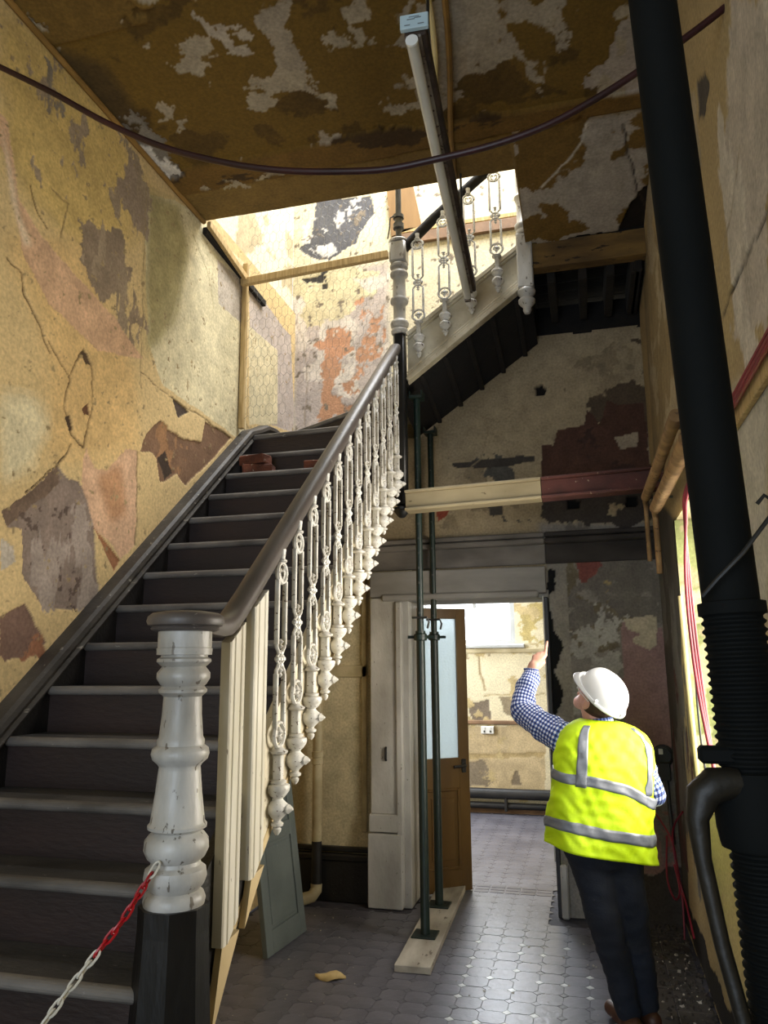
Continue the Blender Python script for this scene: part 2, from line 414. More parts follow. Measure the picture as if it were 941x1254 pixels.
# ---- left wall (room face looks +X)
LW0 = 1.3
def fl(x, y): p = at(x, y, X=XL); return (p[1] - LW0, p[2])
L = lambda s: pts(s, fl)
left_layers = [
    ('soft', L('0,0 130,110 190,250 120,330 0,200'), 'c9ad6c', 0, .12),
    ('soft', L('0,280 60,420 60,560 170,560 170,470 110,300'), 'd3b27a', 0, .10),
    ('poly', L('176,238 182,420 200,470 300,545 306,330 248,268 215,245'), 'd0c49f', 0, .015),
    ('soft', L('180,235 222,250 232,320 212,400 180,440'), 'a3976a', 0, .06),
    ('poly', L('266,318 300,345 298,398 268,372'), 'b7ab9a', .001, .01),
    ('poly', L('306,345 356,412 362,530 330,520 306,470'), 'b4a79c', .001, .015),
    ('poly', L('305,398 340,430 340,520 305,520'), 'cdc09c', -.001, .015),
    ('soft', L('0,480 40,485 60,520 40,570 0,590'), 'dccfa9', 0, .06),
    ('flake', L('60,120 118,130 182,215 178,420 118,410 60,300'), '978571', .002, 3.2, .545, (1, .55)),
    ('flake', L('95,260 150,290 178,430 130,420 108,350'), '8e7c67', .002, 4.2, .505, (1.2, .5)),
    ('flake', L('20,50 120,110 185,215 180,430 118,430 40,330'), '9a8870', .001, 8, .615, (1.2, .6)),
    ('flake', L('0,20 22,30 30,70 10,90 0,80'), '93826c', .002, 5, .45, (1, 1)),
    ('flake', L('45,70 75,95 80,150 60,150'), '857a6a', .002, 5, .52, (1.4, .5)),
    ('poly', L('0,138 10,150 22,240 52,292 98,342 150,400 176,440 120,430 62,372 30,315 18,258 4,185 0,180'), 'cda784', .002, .02),
    ('soft', L('2,150 12,200 24,262 40,300 30,300 12,240'), 'ddc7a8', .002, .02),
    ('poly', L('105,545 116,571 133,574 154,553 168,553 168,640 165,668 147,687 137,668 116,645 101,610 101,578'), 'cda888', .003, .025),
    ('soft', L('120,580 150,570 155,630 135,640'), 'b98d68', .003, .04),
    ('poly', L('72,569 38,600 3,631 10,648 28,652 26,701 53,745 105,745 121,722 116,645 108,610 98,588 84,585'), '85756a', .007, .022),
    ('poly', L('72,569 38,600 3,631 10,648 24,640 50,612 76,590'), '6f5c4d', .007, .03),
    ('flake', L('30,640 110,600 121,722 105,745 53,745 28,700'), '5c4d44', .010, 24, .66, (1, 1)),
    ('flake', L('30,640 110,600 121,722 105,745 53,745 28,700'), '9b8d82', .006, 5, .56, (1.5, .4)),
    ('poly', L('116,645 133,668 147,687 140,700 126,668'), '98694a', .006, .015),
    ('poly', L('30,739 58,785 35,803 7,812 0,803 0,757'), '7f6456', .006, .02),
    ('poly', L('0,660 15,672 18,690 0,700'), 'b8ad9d', .003, .02),
    ('poly', L('172,553 179,532 197,515 202,525 225,536 246,541 251,516 284,538 253,571 228,595 218,581 207,588 197,592 191,560 183,553'), '7d6049', .007, .022),
    ('flake', L('195,525 232,536 230,580 205,585 180,552 185,530'), '9a7350', .008, 7, .53, (1, .7)),
    ('poly', L('193,560 204,553 212,580 203,588'), '43352a', .009, .02),
    ('poly', L('211,485 232,504 219,512'), '4c4038', .009, .006),
    ('flake', L('0,735 60,735 65,810 0,815'), 'a06f52', .007, 8, .60, (1, 1)),
    ('crack', L('63,420 84,462 77,497 88,532 102,546 105,532 112,500 114,452 105,430 93,441 82,462'), '5e4830', .010, .0035),
    ('crack', L('88,543 72,567 30,602'), '4a3a28', .010, .004),
    ('crack', L('8,312 28,333 30,360 50,398 58,420 63,430'), '5e4830', .010, .004),
    ('crack', L('172,456 211,485 252,515 285,540'), '6b5638', .006, .003),
    ('crack', L('168,553 169,640 165,668'), '7b6248', .006, .003),
    ('crack', L('179,232 176,330 174,430 172,470'), '94815c', .003, .003),
    ('crack', L('38,225 50,265 58,280'), '5a4630', .008, .004),
    ('crack', L('65,230 85,250 75,290'), '7a6645', .006, .003),
    ('crack', L('236,290 255,330 262,380'), 'a2936c', .003, .003),
    ('poly', L('100,500 108,494 111,508 104,507'), '6a4a35', .010, .006),
    ('poly', L('80,510 86,508 90,525 86,530'), '4a3a2c', .010, .006),
    ('poly', L('100,430 108,432 113,448 106,445'), '564434', .010, .006),
    ('flake', None, '9a8662', .002, 26, .735, (1, 1)),
]
wall_left = plaster('wall_left', (XL, LW0, 0), (0, 1, 0), (0, 0, 1), YU - LW0, ZT + .12, .0075, 'cfb583', left_layers, seed=5, tone=.10)

def slab(name, c, d, m, parent=None, bev=0, kind='structure'):
    return MB().box(c, d, bev=bev).build(name, m, parent, kind)
slab('wall_left_entrance', (XL - .06, -.6, 2.35), (.12, 3.82, 4.7), M['plain'])
upper_left = plaster('wall_left_upper', (XL - .03, 2.6, ZT + .1), (0, 1, 0), (0, 0, 1), YU - 2.6, 3.1, .03, 'd9d0b4',
    [('flake', None, 'b9a988', .002, 3, .58, (1, 1))], seed=15)

# ---- door wall and set-back stair wall above
def fb(x, y): p = at(x, y, Y=YB); return (p[0] - XL, p[2])
B = lambda s: pts(s, fb)
DX0, DX1, DZ = -1.345, -.262, 2.135     # door opening
def arch_keep(u, v):
    x = u + XL
    top = np.where(x < -1.17, 3.42, np.minimum(3.56 + (x + 1.17) * .70, 4.16))
    return v < top
back_layers = [
    ('poly', [(0, 0), (1.1, 0), (1.1, 2.45), (0, 2.45)], 'c6ba99', 0, 0),
    ('soft', B('455,560 540,540 700,400 790,405 800,640 460,650'), '9b8c71', 0, .05),
    ('soft', B('660,640 812,640 845,1130 690,1130 668,700'), '837d74', 0, .03),
    ('flake', B('540,490 800,410 800,660 500,650'), '85775f', .002, 3.0, .60, (1, 1)),
    ('flake', B('690,470 795,415 800,540 745,520'), '4f4335', .003, 3.6, .46, (1, 1)),
    ('poly', B('676,545 680,527 715,522 720,502 728,508 735,520 745,490 760,498 786,490 803,600 663,602 663,545'), '4b3329', .003, .03),
    ('flake', B('700,540 790,500 800,590 700,590'), '3b2a25', .004, 5, .55, (1, 1)),
    ('poly', B('752,538 780,530 782,548 760,551'), '9a8c78', .002, .03),
    ('flake', B('550,562 590,556 660,560 665,590 570,590'), '4f4d48', .004, 4, .40, (1, .5)),
    ('poly', B('553,566 600,561 655,558 655,566 600,572 556,571'), '3f3a35', .006, .02),
    ('poly', B('655,474 664,470 669,476 667,484 657,484'), '120d0a', .05, .01),
    ('flake', B('660,600 808,600 808,640 660,640'), '3d3733', .003, 5, .5, (1, 1)),
    ('flake', B('600,608 663,608 663,640 610,640'), '44413e', .003, 5, .5, (1, 1)),
    ('poly', B('695,612 711,612 711,622 695,622'), '0c0908', .06, 0), ('poly', B('767,607 781,606 781,619 767,620'), '0c0908', .06, 0),
    ('poly', B('535,625 552,622 548,632 536,638'), '8e4634', .002, .02),
    ('flake', B('690,680 812,670 815,780 700,800'), '6d634f', .001, 4.5, .57, (1, 1)),
    ('poly', B('705,690 745,685 740,705 730,722 712,715'), '7a4740', .002, .04),
    ('poly', B('740,700 752,695 750,722 735,725'), '9c8a60', .001, .04),
    ('poly', B('765,700 790,698 795,712 775,716'), 'a3946c', .001, .04),
    ('poly', B('762,760 768,900 765,1070 828,1070 820,800 812,770'), '937773', .002, .02),
    ('flake', B('690,740 762,740 765,900 690,900'), 'a19d93', .002, 8, .50, (1, 1)),
    ('flake', B('690,640 815,640 820,760 690,760'), '6c665e', .003, 6, .57, (1, 1)),
    ('poly', B('762,757 806,754 805,790 796,796 780,788 776,781 788,776 770,770'), 'b9ad94', -.006, .015),
    ('poly', B('669,700 694,700 700,800 705,900 690,1110 684,1110 680,900'), '8d867a', 0, .01),
    ('poly', B('670,698 680,700 680,725 672,730 678,770 690,790 684,815 678,820 690,850 680,880 670,900'), '0d0b0a', .01, .03),
    ('poly', B('796,940 815,930 826,950 838,1050 815,1060 800,1000'), '77736d', .001, .03),
    ('flake', B('765,960 830,960 838,1075 765,1075'), '8a645c', .001, 6, .58, (1, 1)),
    ('poly', B('762,1066 800,1072 815,1062 845,1062 850,1140 760,1140'), '46413d', .004, .03),
    ('crack', B('560,585 590,560 600,530 640,545 662,560'), '8e8068', .002, .004),
    ('crack', B('600,535 590,510 610,520 640,500'), '8a7a60', .002, .003),
]
wall_back = plaster('wall_back', (XL, YB, 0), (1, 0, 0), (0, 0, 1), XR - XL, 4.2, .011, '8f8065', back_layers,
                    holes=[(DX0 - XL, DX1 - XL, -.1, DZ)], keep=arch_keep, seed=21)
def fu(x, y): p = at(x, y, Y=YU); return (p[0] - XL, p[2] - 3.3)
U_ = lambda s: pts(s, fu)
upper_layers = [
    ('soft', U_('363,340 480,320 480,420 475,540 363,540'), 'b9ada4', 0, .05),
    ('poly', U_('363,330 420,325 470,330 465,360 400,400 363,395'), 'cfc39f', 0, .06),
    ('flake', U_('363,360 480,330 480,540 363,540'), 'd2c8bb', .001, 4, .54, (1, 1)),
    ('flake', U_('378,440 440,420 470,370 470,440 440,470 455,530 400,530 392,480'), 'bd9070', .003, 5.5, .525, (1, .8)),
    ('flake', U_('436,375 468,368 468,430 430,440 400,455 382,440'), 'c29272', .003, 6.5, .50, (1, .8)),
    ('poly', U_('390,252 395,240 458,240 463,262 446,282 438,298 408,317 384,318 370,306 388,285'), '5a5a5e', .004, .03),
    ('flake', U_('372,240 462,240 462,290 380,318'), 'cfcdca', .001, 6.5, .58, (1, 1)),
    ('flake', U_('368,338 405,332 400,345 370,345'), '3a3733', .006, 6, .42, (1, 1)),
    ('crack', U_('364,380 376,420 380,470 378,535'), '9c8f7c', .004, .004),
    ('flake', None, '7e7364', .002, 18, .70, (1, 1)),
    ('poly', [(2.2, 0), (3.9, 0), (3.9, 1.9), (2.2, 1.9)], 'd8cfb8', 0, 0),
]
wall_back_upper = plaster('wall_back_upper', (XL - .03, YU, 3.3), (1, 0, 0), (0, 0, 1), 3.95, 4.4, .013, 'd8ceb0', upper_layers, seed=33)
slab('wall_back_core', (-1.85, YB + .175, 1.71), (1.0, .19, 3.42), M['plain'])
slab('wall_back_core.001', (.13, YB + .175, 2.0), (.77, .19, 4.0), M['plain'])
slab('wall_back_core.002', (-.80, YB + .175, 2.86), (1.08, .19, 1.40), M['plain'])

# ---- right wall with its deep window recess
RW1 = 5.70
def fr(x, y): p = at(x, y, X=XR); return (RW1 - p[1], p[2])
Rr = lambda s: pts(s, fr)
WY0, WY1, WZ0, WZ1 = 3.0, 4.55, 1.02, 2.47
right_layers = [
    ('soft', Rr('785,300 800,280 850,300 850,560 803,600'), '8d7d60', 0, .05),
    ('flake', Rr('790,120 850,100 880,560 800,600'), 'a59880', .001, 3, .55, (.6, 1)),
    ('flake', Rr('845,0 941,0 941,420 890,400'), 'bdb3a6', .003, 2.6, .46, (1, .5)),
    ('flake', Rr('845,0 941,0 941,700 890,500'), 'cfc7ba', .001, 4.5, .62, (1, .4)),
    ('soft', Rr('890,480 941,440 941,760 930,740'), 'bfb9ab', 0, .04),
    ('poly', Rr('852,100 862,88 868,100 862,150 856,150'), '55504c', .006, .03),
    ('crack', Rr('941,262 900,340 885,390'), '2d2a28', .012, .006),
    ('crack', Rr('905,180 895,260 880,330'), '9e917a', .003, .004),
    ('soft', Rr('800,600 830,640 845,1130 815,1000'), '4c4843', 0, .03),
    ('flake', Rr('805,660 830,700 860,1100 830,1060'), '6f6c68', .002, 5, .50, (1, .4)),
    ('flake', Rr('812,820 840,820 860,1080 835,1060'), '573a38', .002, 5, .55, (1, .4)),
    ('poly', [(0, 0), (3.9, 0), (3.9, .16), (0, .22)], '2a2725', .003, .06),
]
wall_right = plaster('wall_right', (XR, RW1, 0), (0, -1, 0), (0, 0, 1), RW1 - .2, ZT + .1, .014, 'b09c74', right_layers,
                     holes=[(RW1 - WY1, RW1 - WY0, WZ0, WZ1)], seed=41)
slab('wall_right_core', (XR + .16, 5.15, 2.4), (.29, 1.2, 4.7), M['plain'])
slab('wall_right_core.001', (XR + .16, 1.1, 2.35), (.29, 3.8, 4.7), M['plain'])
slab('wall_right_core.002', (XR + .16, 3.775, .5), (.29, 1.55, 1.02), M['plain'])
slab('wall_right_core.003', (XR + .16, 3.775, 3.6), (.29, 1.55, 2.25), M['plain'])
slab('wall_right_entrance', (XR + .15, -1.65, 2.35), (.30, 1.7, 4.7), M['plain'])
reveal = plaster('wall_right_reveal', (XR + .004, WY1 - .006, WZ0), (1, 0, 0), (0, 0, 1), .29, WZ1 - WZ0, .012, 'd2c79e',
    [('flake', None, '9aa06a', .001, 5, .50, (1, .5)), ('flake', None, 'b7aa86', .002, 8, .56, (1, 1))], seed=51)
win = MB()
for y in (WY0 + .04, (WY0 + WY1) / 2, WY1 - .04): win.box((XR + .31, y, (WZ0 + WZ1) / 2), (.05, .06, WZ1 - WZ0))
for z in (WZ0 + .04, WZ1 - .04, 1.75): win.box((XR + .31, (WY0 + WY1) / 2, z), (.048, WY1 - WY0, .06))
window_1 = win.build('window_1', M['white_paint'], None, 'structure')
MB().box((XR + .335, (WY0 + WY1) / 2, (WZ0 + WZ1) / 2), (.006, WY1 - WY0, WZ1 - WZ0)).build('pane', M['sky_glass'], window_1)

# ---- front wall behind the camera with the street door opening
slab('wall_front', (-2.05, -2.55, 2.35), (.70, .12, 4.7), M['plain'])
slab('wall_front.001', (.28, -2.55, 2.35), (.55, .12, 4.7), M['plain'])
slab('wall_front.002', (-.85, -2.55, 4.05), (1.75, .12, 1.3), M['plain'])

# ---- ceiling with the stair opening
CY1, OX = 4.85, -.262
def fc(x, y): p = at(x, y, Z=ZT); return (p[0] - XL, CY1 - p[1])
C_ = lambda s: pts(s, fc)
def fc2(x, y): p = at(x, y, Z=4.50); return (p[0] - XL, CY1 - p[1])
C2 = lambda s: pts(s, fc2)
yv = lambda y: CY1 - y
W_ = XR - XL
ceil_layers = [
    ('poly', [(0, yv(2.66)), (.62, yv(2.67)), (.62, 3.4), (0, 3.4)], '6d5526', -.012, .01),
    ('flake', [(0, yv(2.66)), (.62, yv(2.66)), (.62, 3), (0, 3)], '4e3420', .002, 4, .60, (.6, 1)),
    ('flake', C_('150,30 195,35 180,52 160,60'), 'a79b85', .001, 7, .46, (1, 1)),
    ('flake', C_('300,0 350,0 375,90 420,175 310,195 330,140 345,90 315,40'), '9c907d', .002, 2.6, .49, (1, 1)),
    ('flake', C_('252,8 280,15 310,75 290,75 262,30'), 'a89d8c', .002, 4, .42, (1, 1)),
    ('flake', C_('440,20 640,20 660,110 620,130 440,150'), '998c78', .002, 2.8, .56, (1, .7)),
    ('flake', C_('470,0 520,0 620,0 700,0 690,120 640,110 560,60 480,60'), '9d9280', .002, 3.2, .57, (1, .6)),
    ('poly', C_('770,20 800,20 800,115 735,122 720,95 745,60'), 'a1968a', .002, .10),
    ('flake', None, 'a1957f', .002, 6, .665, (1, 1)),
    ('flake', None, '54401a', .001, 3, .58, (1, 1)),
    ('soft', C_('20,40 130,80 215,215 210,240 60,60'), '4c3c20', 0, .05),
    ('poly', [(0, yv(3.90)), (W_, yv(3.84)), (W_, yv(3.72)), (0, yv(3.66))], '6b5022', -.02, 0),
    ('flake', [(0, yv(3.88)), (W_, yv(3.84)), (W_, yv(3.72)), (0, yv(3.66))], '43311a', -.018, 7, .62, (.3, 1)),
    ('poly', [(0, 0), (2.11, 0), (2.11, yv(3.885)), (0, yv(3.905))], '786032', -.004, 0),
    ('flake', C_('260,222 345,212 350,220 262,235'), 'a39780', -.002, 7, .47, (.5, 1)),
    ('poly', [(2.11, 0), (W_, 0), (W_, yv(3.85)), (2.11, yv(3.85))], 'a1978a', .0, 0),
    ('flake', [(2.11, 0), (W_, 0), (W_, yv(3.86)), (2.11, yv(3.86))], '6c5325', -.002, 2.3, .50, (1, 1)),
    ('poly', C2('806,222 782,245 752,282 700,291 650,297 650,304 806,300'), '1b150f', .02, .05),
    ('poly', C_('672,165 690,160 695,190 682,195 668,185'), '6c5325', -.002, .04),
    ('crack', C_('760,150 775,200 790,240'), '3b3026', .01, .005),
    ('crack', C_('665,215 700,185 720,150'), 'c3baab', -.002, .005),
    ('flake', C_('150,145 200,170 215,215 190,205 165,180'), '7d766b', .010, 5, .36, (1, 1)),
    ('flake', C_('172,172 205,195 205,215 180,195'), 'cfc9be', .004, 6, .48, (1, 1)),
]
def ceil_relief(u, v):
    x = u + XL; y = CY1 - v
    return np.where((x > OX) & (y > 3.88), -.145 * np.clip((y - 3.88) / .97, 0, 1), 0)
ceiling = plaster('ceiling', (XL, CY1, ZT), (1, 0, 0), (0, -1, 0), W_, CY1 - 1.6, .011, '6c5420', ceil_layers,
                  keep=lambda u, v: ~((u + XL < OX) & (CY1 - v > 4.215)), relief=ceil_relief, seed=61, tone=.12)
slab('ceiling_entrance', (-.92, -.5, ZT + .06), (2.96, 4.24, .12), M['plain'])
slab('ceiling_upper_floor', (-.92, 2.9, ZT + .16), (2.98, 2.61, .18), M['dark_timber'])
slab('ceiling_upper_floor.001', (.62, 4.53, ZT + .20), (1.75, .64, .12), M['dark_timber'])
# ---- upper storey shell (daylit stairwell)
slab('wall_right_upper', (1.56, 4.3, 6.1), (.12, 3.5, 3.2), M['plain'])
slab('wall_front_upper', (-.4, 2.55, 6.25), (4.0, .12, 2.9), M['plain'])
slab('ceiling_upper', (-.4, 3.2, 7.6), (4.05, 1.9, .12), M['plain'])
slab('ceiling_upper.001', (-2.0, 5.1, 7.6), (.8, 1.9, .12), M['plain'])
slab('ceiling_upper.002', (1.0, 5.1, 7.6), (1.2, 1.9, .12), M['plain'])

# ---- floor: screed with octagon tiles and little square insets
floor = slab('floor', (-1.0, 3.4, -.056), (5.2, 12.0, .10), M['bed'])
PT = .132
def octo(px_, py_):
    h = PT / 2 - .0006; c = .0253
    p = [(-h + c, -h), (h - c, -h), (h, -h + c), (h, h - c), (h - c, h), (-h + c, h), (-h, h - c), (-h, -h + c)]
    return [(px_ + a, py_ + b) for a, b in p]
def tile_mesh(name, p, m):
    b = MB(); n = len(p); q = [(x * .986, y * .986) for x, y in p]
    b.add([(x, y, -.010) for x, y in p] + [(x, y, -.0009) for x, y in p] + [(x, y, 0) for x, y in q],
          [(i, (i + 1) % n, n + (i + 1) % n, n + i) for i in range(n)] + [(n + i, n + (i + 1) % n, 2 * n + (i + 1) % n, 2 * n + i) for i in range(n)] + [tuple(range(2 * n, 3 * n))])
    me = bpy.data.meshes.new(name); me.from_pydata(b.v, [], b.f); me.update(); me.materials.append(m); return me
tm = tile_mesh('floor_tile', octo(0, 0), M['tile'])
dm = .024
dmesh = {k: tile_mesh('inset_tile', [(0, -dm), (dm, 0), (0, dm), (-dm, 0)], M[k]) for k in ('tile_white', 'tile_dirty')}
rest = MB(); rest_d = MB()
cells = []
for i in range(-17, 2):
    for j in range(0, 44):
        x = -.02 + i * PT; y = 3.42 + j * PT
        if y > 9.05 or (5.45 < y < 6.25 and not (DX0 + .02 < x < DX1 - .05)): continue
        cells.append((x, y))
cells.sort(key=lambda c: (c[0] + .7) ** 2 * .55 + (c[1] - 3.7) ** 2)
def as_part(name, me, x, y, dz):
    o = bpy.data.objects.new(name, me); COL.objects.link(o); o.parent = floor
    o.location = (x, y, dz); o.rotation_euler = (random.uniform(-.003, .003), random.uniform(-.003, .003), random.choice((0, PI / 2)))
nt_ = nd_ = 0
for (x, y) in cells:
    dz = random.uniform(-.0012, .0008)
    if nt_ < 290 and y < 6.3: as_part('floor_tile', tm, x, y, dz); nt_ += 1
    else: rest.add([(a, b, -.001) for a, b in octo(x, y)], [tuple(range(8))])
    xd, yd = x + PT / 2, y + PT / 2
    white = (xd > -.85 and yd < 5.2 and random.random() < .55)
    if nd_ < 260 and y < 5.4: as_part('inset_tile', dmesh['tile_white' if white else 'tile_dirty'], xd, yd, dz); nd_ += 1
    elif y < 9: rest_d.add([(xd, yd - dm, 0), (xd + dm, yd, 0), (xd, yd + dm, 0), (xd - dm, yd, 0)], [(0, 1, 2, 3)])
rest.build('floor_tiles', M['tile'], floor, 'stuff'); rest_d.build('inset_tiles', M['tile_dirty'], floor, 'stuff')
for k in range(9):          # plain border tiles along the right wall
    for c in range(2):
        y0 = 3.45 + k * .262
        MB().box((.245 + c * .165, y0 + random.uniform(-.004, .004), -.006), (.160, .257, .011 + random.uniform(0, .002)), bev=.003).build('border_tile', M['border'], floor)
    # mosaic strip on the threshold
mb = MB()
for i in range(8):
    for j in range(3): mb.box((DX0 + .13 + i * .115, 6.12 + j * .07, -.004), (.106, .062, .010), bev=.003)
mb.build('threshold_tiles', M['tile_dirty'], floor, 'stuff')

# ================================================================== STAIRCASE
stair = thing('staircase', 'dark timber staircase rising along the peeling left wall with white iron balusters', 'staircase', (0, 0, 0))
XS = -2.30
def nz(y): return Z0 + R / G * (y - Y0)
def tread_mesh(x0, x1, yn, z, name_n='tread'):
    b = MB(); d = G + .03
    b.box(((x0 + x1) / 2, yn + .02 + d / 2, z - .015), (x1 - x0, d - .02, .030), bev=.002)
    t = b.build('tread', M['tread'], stair)
    n = MB(); k = 8
    prof = [(yn + .024 - .020 * math.sin(a) - .004, z - .017 + .0185 * math.cos(a)) for a in (PI * q / k for q in range(k + 1))] + [(yn + .032, z - .0355), (yn + .032, z + .0015)]
    n.prism([(x0, p[0], p[1]) for p in prof], (x1 - x0, 0, 0))
    n.build('nosing', M['nosing'], t)
    return t
for i in range(-6, 10):
    y, z = Y0 + G * i, Z0 + R * i
    tread_mesh(XS + .004, XO - .03, y, z)
    zb = z - R if i > -6 else 0.0
    MB().box(((XS + XO - .03) / 2, y + .033, (zb + z - .03) / 2), (XO - .03 - XS, .018, z - .03 - zb), bev=.001).build('riser', M['riser'], stair)
    if i == 9: break
# winders turning about the upper newel
NX, NY = XO + .02, YN - .02
def ray_pt(a):    # where a ray from the newel meets the outside walls of the turn
    dx, dy = math.cos(a), math.sin(a); t = 9
    if dx < -1e-6: t = min(t, (XS - NX) / dx)
    if dy > 1e-6: t = min(t, (YU - .03 - NY) / dy)
    return (NX + dx * t, NY + dy * t)
wa = [math.radians(a) for a in (176, 148, 118, 90)]
for k in range(3):
    z = Z0 + R * (10 + k); p0 = ray_pt(wa[k]); p1 = ray_pt(wa[k + 1])
    poly = [(NX, NY), p0] + ([(XS, YU - .03)] if p0[1] < YU - .04 and p1[0] > XS + .01 else []) + [p1]
    MB().prism([(x, y, z) for x, y in poly], (0, 0, -.032)).build('winder_tread', M['tread'], stair)
    d = Vector((p0[0] - NX, p0[1] - NY, 0)).normalized()
    MB().beam((NX, NY, z - .017), (p0[0], p0[1], z - .017), .03, .036, bev=.008).build('nosing', M['nosing'], stair)
    MB().beam((NX + d.y * .012, NY - d.x * .012, z - .11), (p0[0], p0[1], z - .11), .016, R - .03).build('riser', M['riser'], stair)
# upper flight, climbing to the right along the stair wall
for k in range(4):
    z = Z0 + R * (13 + k); x = -1.07 + .262 * k; x1 = x + .29 if k < 3 else OX + .25
    MB().box(((x + x1) / 2, (YN + .03 + YU - .03) / 2, z - .016), (x1 - x, YU - YN - .07, .032), bev=.004).build('tread', M['tread'], stair)
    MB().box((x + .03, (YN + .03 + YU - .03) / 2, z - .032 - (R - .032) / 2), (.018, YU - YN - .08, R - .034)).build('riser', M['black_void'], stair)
def sof(x, y): return 3.545 + (x + 1.20) * .70 - .13 * (y - YN) / (YB - YN)
q = [(x, y) for x, y in ((-1.20, YN + .03), (OX + .02, YN + .03), (OX + .02, YB - .012), (-1.20, YB - .012))]
b = MB(); b.add([(x, y, sof(x, y)) for x, y in q] + [(x, y, sof(x, y) + .02) for x, y in q], [(3, 2, 1, 0), (4, 5, 6, 7)] + [(k, (k + 1) % 4, 4 + (k + 1) % 4, 4 + k) for k in range(4)]); b.build('soffit_boards', M['black_void'], stair)  # dark sheet on the soffit line, added to shut a light gap by the newel
for k in range(5):
    x = -1.02 + k * .17
    MB().beam((x, YN + .045, sof(x, YN) - .012), (x, YB - .015, sof(x, YB) - .012), .035, .028, bev=.004).build('soffit_joist', M['dark_timber'], stair)
# wall string: dark face with a worn grey capping that eases over to level at the turn
sy = [1.35, 1.9, 2.4, 2.9, 3.4, 3.9, 4.35, 4.7, 4.92, 5.08, 5.22, 5.38, 5.6, YU - .01]
def stz(y):
    base = nz(y) + .085
    if y <= 4.92: return base
    return {5.08: 3.405, 5.22: 3.47, 5.38: 3.49, 5.6: 3.475}.get(round(y, 2), 3.47)
top = [(y, stz(y)) for y in sy]
bot = [(y, min(z - .10, nz(y) - .30) if y < 5 else 3.0) for y, z in top]
bot[0] = (top[0][0], max(0.02, bot[0][1])); bot = [(y, max(.01, z)) for y, z in bot]
MB().prism([(XL, y, z) for y, z in top] + [(XL, y, z) for y, z in bot[::-1]], (.062, 0, 0)).build('wall_string', M['dark_string'], stair)
cp = MB(); prof = [(0, -.075), (.075, -.075), (.082, -.062), (.072, -.045), (.088, -.020), (.086, .004), (.070, .016), (0, .018)]
vs = []; fs = []; n = len(prof)
for k, (y, z) in enumerate(top):
    a = math.atan2(top[min(k + 1, len(top) - 1)][1] - top[max(k - 1, 0)][1], top[min(k + 1, len(top) - 1)][0] - top[max(k - 1, 0)][0])
    for (dx, dh) in prof: vs.append((XL + dx, y - math.sin(a) * dh, z + math.cos(a) * dh))
for k in range(len(top) - 1):
    for j in range(n): fs.append((k * n + j, k * n + (j + 1) % n, (k + 1) * n + (j + 1) % n, (k + 1) * n + j))
fs += [tuple(range(n)), tuple((len(top) - 1) * n + j for j in range(n))]
cp.add(vs, fs); cp.build('string_capping', M['cap_wood'], stair)
MB().prism([(XS - .02, YU - .05, 3.30), (NX - .05, YU - .05, 3.75), (NX - .05, YU - .05, 3.83), (-1.75, YU - .05, 3.60), (XS - .02, YU - .05, 3.545)], (0, .045, 0)).build('back_string', M['dark_string'], stair)

# outer string of the lower flight
ys = [1.99, YN - .07]
def ob(y): return nz(y) - .38
for ya, yb, m in ((ys[0], 2.66, 'dark_string'), (2.662, ys[1], 'string_white')):
    lift = lambda y: .16 * (y - ys[0]) / (ys[1] - ys[0])
    MB().prism([(XO - .03, ya, nz(ya) + .02), (XO - .03, yb, nz(yb) + .01), (XO - .03, yb, ob(yb) + lift(yb)), (XO - .03, ya, ob(ya) + lift(ya))], (.035, 0, 0)).build('outer_string', M[m], stair)
MB().beam((XO - .016, ys[0] + .1, ob(ys[0] + .1) - .012), (XO - .012, 4.60, ob(4.60) + .10), .045, .035, bev=.004).build('raw_batten', M['raw_wood'], stair)
# soffit closing the underside
MB().prism([(XS, ys[0], ob(ys[0]) + .03), (XS, ys[1], ob(ys[1]) + .18), (XS, ys[1], ob(ys[1]) + .20), (XS, ys[0], ob(ys[0]) + .05)], (XO - .035 - XS, 0, 0)).build('soffit_boards', M['dark_timber'], stair)

# ---- bottom newel
nx, ny = XO + .012, 2.07
nw = MB()
prof = [(.083, 1.035), (.086, 1.05), (.080, 1.066), (.068, 1.074), (.080, 1.088), (.0875, 1.108), (.084, 1.130), (.070, 1.140), (.068, 1.150), (.080, 1.160),
        (.0905, 1.182), (.089, 1.206), (.077, 1.222), (.067, 1.229), (.082, 1.238), (.083, 1.246), (.0765, 1.254), (.066, 1.33), (.060, 1.392), (.0585, 1.404), (.064, 1.412),
        (.078, 1.424), (.083, 1.440), (.080, 1.454), (.067, 1.464), (.068, 1.478), (.063, 1.486), (.057, 1.55), (.055, 1.60), (.058, 1.603), (.069, 1.612), (.070, 1.620), (.061, 1.630),
        (.067, 1.636), (.077, 1.652), (.077, 1.668), (.066, 1.682), (.063, 1.686), (.070, 1.691), (.079, 1.700), (.078, 1.708), (.068, 1.714), (.068, 1.719), (.080, 1.720), (.081, 1.739), (.078, 1.741),
        (.078, 1.7425), (.0785, 1.745), (.0785, 1.79), (.07, 1.792)]
nw.lathe(prof, (nx, ny, 0), 32)
newel = nw.build('newel_post', M['newel'], stair)
ob_ = MB(); r8 = .098
o8 = [(nx + r8 * math.cos(PI / 8 + k * PI / 4), ny + r8 * math.sin(PI / 8 + k * PI / 4)) for k in range(8)]
o9 = [(nx + (x - nx) * 1.18, ny + (y - ny) * 1.18) for x, y in o8]
